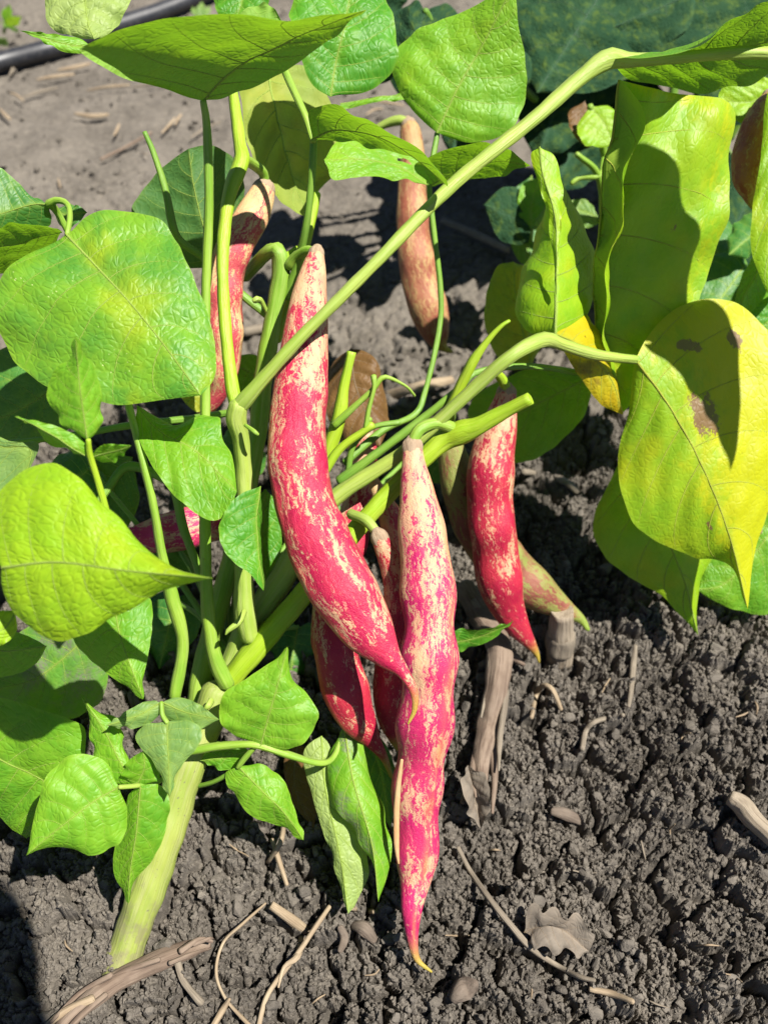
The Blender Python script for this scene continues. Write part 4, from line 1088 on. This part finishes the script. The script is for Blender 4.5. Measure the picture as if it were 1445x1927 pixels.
weed2 = thing('weed_clump', W(10, 60, ground_d(60)), 'blurred yellow green weed at the top left corner by the hose', 'weed')
for k, (x, y, tx, ty) in enumerate([(10, 50, 40, 30), (10, 50, -20, 20), (10, 50, 20, 8), (-5, 85, 12, 72), (10, 50, 35, 55)]):
    leaf(weed2, [(x, y), ((x + tx) / 2, (y + ty) / 2), (tx, ty)], [(x, y), ((x + tx) / 2 - 10, (y + ty) / 2 - 6), (tx, ty)], [(x, y), ((x + tx) / 2 + 9, (y + ty) / 2 + 8), (tx, ty)], (.78, .775, .77), 0, 0, ['lime', 'yelgreen', 'bright', 'greydust', 'mid'][k], vein=None, seed=110 + k, nu=8, nv=20)
tube('stem', [(10, 50, 3, .78), (8, 62, 3, ground_d(62))], M['stemdark'], weed2, sides=8)
weed3 = thing('weed_sprig', W(375, 40, ground_d(40)), 'small blue green sprig beside the hose at the top', 'weed')
for k, (x, y, tx, ty) in enumerate([(378, 38, 362, 12), (378, 38, 395, 10), (378, 38, 380, 2)]):
    leaf(weed3, [(x, y), ((x + tx) / 2, (y + ty) / 2), (tx, ty)], [(x, y), ((x + tx) / 2 - 9, (y + ty) / 2), (tx, ty)], [(x, y), ((x + tx) / 2 + 9, (y + ty) / 2), (tx, ty)], (.80, .80, .80), 0, 0, 'greydust', vein=None, seed=120 + k, nu=8, nv=20)
tube('stem', [(378, 38, 3, .80), (378, 46, 3, ground_d(46))], M['stemdark'], weed3, sides=8)


# ------------------------------------------------------------------ things lying on the soil
def lone(name, pts, mat, label, cat, group=None, **k):
    o = tube(name, pts, M[mat], None, **k)
    return tag(o, label, cat, group)


lone('hose', [(-120, 150, 17), (0, 117, 17), (110, 88, 17), (200, 55, 16), (300, 22, 15), (400, -18, 14), (560, -80, 13)], 'hose', 'black plastic irrigation hose lying across the soil at top left', 'hose', lift=.009, sides=20, ridge=0, wob=0)
st = thing('stick', W(200, 1850, G(200, 1850)), 'thick broken brown stick in front of the stem base, its ends splintered', 'stick')
tube('shaft', [(392, 1776, 9), (360, 1786, 16), (320, 1800, 18), (270, 1822, 19), (215, 1850, 19), (175, 1880, 18), (140, 1910, 16), (90, 1965, 13)], M['wood'], st, lift=.004, sides=20, ridge=.07, wob=.03, seed=4)
for k, pts in enumerate([[(340, 1790, 6), (375, 1768, 5), (400, 1772, 3)], [(175, 1880, 8), (120, 1905, 7), (70, 1950, 6)], [(320, 1812, 5), (360, 1796, 4), (398, 1784, 2)], [(200, 1872, 6), (150, 1915, 6), (110, 1960, 4)], [(210, 1835, 6), (150, 1870, 5), (95, 1925, 3)], [(300, 1806, 5), (240, 1826, 6), (190, 1850, 3)], [(365, 1778, 4), (395, 1766, 3), (404, 1768, 1)]]):
    tube('splinter', pts, M['woodpale' if k == 1 else 'wood'], st, lift=.0075, sides=8, seed=k + 2)
ds = thing('dry_stem', W(920, 1340, G(920, 1340)), 'weathered brown dead stem lying right of the longest pink pod', 'dead stem')
tube('shaft', [(872, 1105, 20), (905, 1160, 23), (938, 1215, 24), (935, 1290, 23), (918, 1370, 21), (905, 1440, 15), (915, 1520, 3)], M['wood'], ds, lift=.006, sides=22, ridge=.07, wob=.045, seed=9)
tube('splinter', [(930, 1230, 6), (950, 1300, 7), (940, 1390, 6), (938, 1450, 2)], M['woodgrey'], ds, lift=.010, sides=8, seed=17)
tube('splinter', [(890, 1130, 6), (918, 1180, 8), (922, 1260, 6), (905, 1350, 2)], M['woodgrey'], ds, lift=.011, sides=8, seed=18)
tube('splinter', [(900, 1400, 6), (888, 1450, 6), (895, 1500, 2)], M['wood'], ds, lift=.009, sides=8, seed=19)
tube('side_root', [(940, 1215, 12), (965, 1235, 10), (985, 1250, 5)], M['wood'], ds, lift=.008, sides=10, seed=3)
tube('splinter', [(925, 1400, 8), (930, 1460, 7), (926, 1530, 3)], M['wood'], ds, lift=.008, sides=8, seed=7)
tube('splinter', [(905, 1420, 9), (885, 1470, 8), (870, 1510, 5)], M['wood'], ds, lift=.006, sides=8, seed=5)
dl = thing('dead_leaf', W(885, 1500, G(885, 1500)), 'curled grey dead leaf beside the lower end of the dead stem', 'dead leaf')
g = G(885, 1500, .004)
leaf(dl, [(880, 1440), (892, 1490), (905, 1560)], [(880, 1440), (858, 1470), (872, 1510), (905, 1560)], [(880, 1440), (915, 1470), (918, 1510), (905, 1560)], (g - .004, g - .006, g - .002), -.008, -.006, 'deadleaf', vein='veindry', wav=.0025, seed=131, name='blade')
dl2 = thing('crumpled_leaf', W(1050, 1750, G(1050, 1750)), 'crumpled pale dry leaf on the soil beside the long curved twig', 'dead leaf')
g = G(1050, 1750, .004)
leaf(dl2, [(985, 1755), (1040, 1740), (1108, 1790)], [(985, 1755), (992, 1722), (1004, 1704), (1020, 1722), (1044, 1712), (1062, 1730), (1090, 1726), (1104, 1748), (1118, 1764), (1108, 1790)], [(985, 1755), (1002, 1768), (1004, 1788), (1026, 1780), (1044, 1798), (1066, 1784), (1086, 1804), (1098, 1794), (1108, 1790)], (g - .003, g - .006, g - .003), -.003, -.002, 'deadleaf', vein='veindry', wav=.0028, seed=132, name='blade')
su = thing('stump', W(1055, 1200, G(1055, 1200)), 'short pale cut stem stump standing in the soil under the green pod tip', 'stump')
g = G(1055, 1235)
tube('trunk', [(1052, 1245, 25, g + .002), (1055, 1210, 26, g - .006), (1056, 1180, 23, g - .012), (1058, 1150, 22, g - .018)], M['stump'], su, sides=18, ridge=.04, wob=.02, seed=6, cut=True)
tube('collar', [(1053, 1222, 27, g - .004), (1055, 1195, 27, g - .009)], M['woodgrey'], su, sides=18, ridge=.05, seed=8)
lone('curved_twig', [(862, 1595, 4), (885, 1640, 5), (920, 1690, 6), (960, 1740, 6), (1000, 1785, 6), (1050, 1818, 5), (1090, 1838, 5), (1118, 1845, 4)], 'woodgrey', 'long thin curved grey twig lying on the soil at lower right', 'twig', lift=.004, seed=11)
lone('twig', [(1110, 1862, 5), (1150, 1870, 6), (1190, 1885, 5)], 'woodpale', 'short pale twig just beyond the end of the long curved twig', 'twig', lift=.003)
lone('stick', [(1372, 1500, 14), (1395, 1515, 19), (1420, 1545, 18), (1470, 1590, 18)], 'stump', 'thick pale dry stick poking in at the right edge', 'stick', lift=.007, sides=16, seed=13, cut=True)
lone('bark_chip', [(1040, 1527, 8), (1062, 1532, 11), (1092, 1545, 9)], 'clodbrown', 'small flat tan bark chip on the crumbly soil right of the pods', 'bark chip', lift=.004, flat=.4)
lone('brown_clod', [(853, 1880, 10), (865, 1868, 17), (880, 1858, 17), (893, 1850, 8)], 'clodbrown', 'small reddish brown lump at the bottom edge below the pod tip', 'clod', lift=.004, ridge=.12, wob=.12)
lone('root', [(1000, 1350, 4), (1008, 1310, 5), (1022, 1290, 5), (1040, 1300, 5), (1055, 1335, 4)], 'woodpale', 'arched thin pale root right of the dead stem', 'root', lift=.004)
lone('root', [(1095, 1410, 5), (1102, 1375, 5), (1120, 1358, 5), (1150, 1350, 5), (1172, 1346, 4)], 'woodgrey', 'thin bent grey root right of the arched root', 'root', lift=.004)
lone('straw', [(1195, 1215, 4), (1190, 1260, 6), (1186, 1305, 5), (1182, 1330, 3)], 'woodgrey', 'upright dry straw below the hanging yellow leaf tips', 'straw', lift=.003)
lone('root', [(985, 888, 6, None), (1020, 893, 6, None), (1060, 905, 7, None), (1085, 925, 6, None)], 'woodgrey', 'knobbly pale root on the shaded soil under the right leaves', 'root', lift=.004)
lone('straw', [(832, 415, 5), (880, 435, 7), (955, 470, 6)], 'woodgrey', 'straight grey straw on dark soil beside the lone hanging pod', 'straw', lift=.005)
lone('straw', [(730, 745, 9), (790, 728, 10), (850, 715, 8)], 'woodpale', 'pale tan straw on lit soil behind the stalk cluster', 'straw', lift=.005, flat=.5)
lone('straw', [(460, 625, 9), (520, 612, 8), (560, 605, 6)], 'woodgrey', 'grey straw half hidden behind the long curved pod', 'straw', lift=.005)
lone('straw', [(510, 1703, 8), (545, 1728, 10), (577, 1752, 9)], 'woodpale', 'thick frayed straw on the soil below the narrow leaves', 'straw', lift=.004, seed=21, cut=True)
lone('straw', [(620, 1706, 4), (590, 1750, 5), (560, 1795, 5), (525, 1840, 5), (500, 1880, 5), (485, 1940, 5)], 'woodpale', 'long pale bent straw running down to the bottom edge', 'straw', lift=.004, seed=22)
lone('straw', [(568, 1762, 6), (560, 1800, 6), (535, 1820, 4), (524, 1858, 2)], 'woodpale', 'yellowish curled husk crossing the long bent straw', 'straw', lift=.005, flat=.5)
lone('straw', [(500, 1700, 2), (455, 1740, 3), (420, 1775, 3), (407, 1830, 3), (425, 1880, 3), (470, 1930, 4)], 'woodpale', 'thin looping straw beside the thick stick', 'straw', lift=.003)
lone('straw', [(512, 1580, 4), (525, 1620, 5), (540, 1665, 4)], 'woodpale', 'short straw under the drooping leaflet tip', 'straw', lift=.004)
lone('straw', [(535, 1545, 4), (528, 1585, 5), (505, 1622, 4)], 'woodpale', 'short straw crossing under the drooping leaflet', 'straw', lift=.006)
lone('straw', [(660, 1708, 5), (690, 1714, 6), (704, 1716, 4)], 'woodpale', 'small pale straw at the tip of the narrow pale leaf', 'straw', lift=.004)
lone('straw', [(335, 1812, 7), (345, 1845, 6), (372, 1880, 7), (378, 1886, 8)], 'woodgrey', 'short stubby twig leaning on the thick broken stick', 'twig', lift=.004)
lone('husk', [(640, 1745, 6), (648, 1765, 8), (640, 1790, 5)], 'clodbrown', 'tiny brown husk on the soil left of the pod tip', 'husk', lift=.003, flat=.5)
lone('husk', [(665, 1742, 8), (685, 1748, 13), (704, 1770, 8)], 'clodbrown', 'small grey brown husk left of the longest pod tip', 'husk', lift=.003, flat=.5)
lone('straw', [(402, 1930, 6), (420, 1900, 6), (432, 1880, 3)], 'woodpale', 'short straw end at the bottom edge beside the looping straw', 'straw', lift=.003)
r = random.Random(11)
for k, (x, y) in enumerate([(1420, 1330), (1395, 1345), (1290, 1385), (1140, 1290), (1265, 1560), (1100, 1640), (1210, 1600), (930, 1600), (1330, 1780), (1000, 1870), (700, 1830), (450, 1600), (180, 1640), (130, 1780), (1240, 1890), (1380, 1840), (600, 1880), (860, 1760)]):
    a_ = r.uniform(0, 3.14)
    L_ = r.uniform(10, 24)
    dx, dy = L_ * math.cos(a_), L_ * math.sin(a_) * .8
    lone('root_fibre', [(x - dx, y - dy, 1.2), (x + r.uniform(-5, 5), y + r.uniform(-5, 5), 2.0), (x + dx, y + dy, 1.0)], r.choice(['woodpale', 'woodgrey', 'woodpale']), 'tiny pale root fibre on the bare crumbly soil', 'root fibre', 'root fibres on the bare soil', lift=.0035, sides=6, seed=k)
r = random.Random(5)
chips = [(110, 132, 60, -12, 6), (70, 150, 70, -10, 5), (142, 214, 62, 2, 7), (0, 205, 20, 20, 6), (20, 140, 30, -50, 6), (215, 255, 10, -22, 4), (305, 250, 25, -28, 4),
         (360, 258, 55, -28, 4), (265, 285, 15, 4, 3), (110, 335, 4, 18, 3), (165, 170, 80, -10, 4), (250, 165, 60, -8, 4), (40, 185, 70, -20, 4), (330, 235, 12, -20, 4), (20, 175, 25, 15, 4),
         (700, 190, 60, 8, 4), (690, 215, 30, -10, 4), (640, 130, 40, 10, 3)]
for k, (x, y, dx, dy, w) in enumerate(chips):
    lone('straw_chip', [(x, y, w * .35), (x + dx * .5, y + dy * .5 + r.uniform(-4, 4), w * .65), (x + dx, y + dy, w * .4)], r.choice(['woodpale', 'woodgrey', 'woodpale']), 'pale straw chip scattered on the flat soil near the hose', 'straw chip', 'straw chips on the flat soil', lift=.004, flat=.5, seed=k)
lone('straw', [(190, 300, 3), (235, 278, 3), (285, 250, 3)], 'wood', 'thin dark twig on the flat soil left of the cut stalk', 'twig', lift=.004)

# ------------------------------------------------------------------ unseen plants added outside the picture to cast shadows into it
SV = np.array(SUN)
shade_plant_right = thing('bean_plant', (.33, .22, 0), 'unseen bean plant added outside the right margin to shade the yellowing leaves', 'bean plant')  # added out of view, leaves shaped after the shadows they throw
leaf(shade_plant_right, [(1230, 640), (1300, 690), (1345, 780), (1366, 892)], [(1230, 640), (1215, 650), (1270, 705), (1330, 770), (1366, 892)],
     [(1230, 640), (1270, 560), (1385, 560), (1405, 680), (1392, 790), (1366, 892)], (.325, .327, .332), .0, .0, 'bright', seed=140, shift=SV * .12)
leaf(shade_plant_right, [(1165, 250), (1210, 380), (1235, 500), (1200, 680)], [(1165, 250), (1120, 380), (1100, 520), (1120, 640), (1200, 680)],
     [(1165, 250), (1235, 290), (1300, 420), (1318, 500), (1290, 600), (1200, 680)], (.31, .325, .335), .0, .0, 'bright', seed=141, shift=SV * .135)
tube3('stem', cr([(.33, .22, -.01), (.31, .24, .10), (.26, .25, .22), (.20, .255, .26)], 40), np.linspace(.006, .003, 40), M['stem'], shade_plant_right)
shade_plant_back = thing('bean_plant', (.12, -.30, 0), 'unseen bean plant added behind the viewer, its leaf shading the lower left soil', 'bean plant')  # added stand-in for the viewer, whose shadow darkens the lower left corner
leaf(shade_plant_back, [(60, 2080), (20, 1900), (-40, 1760), (-120, 1590)], [(60, 2080), (110, 2000), (84, 1900), (75, 1780), (10, 1650), (-120, 1590)],
     [(60, 2080), (-100, 2050), (-230, 1900), (-230, 1700), (-120, 1590)], (.285, .30, .33), .0, .0, 'bright', seed=142, shift=SV * .46)
tube3('stem', cr([(.12, -.30, -.01), (.12, -.22, .2), (.10, -.10, .40), tuple(W(60, 2080, .285) + SV * .46)], 40), np.linspace(.007, .002, 40), M['stem'], shade_plant_back)
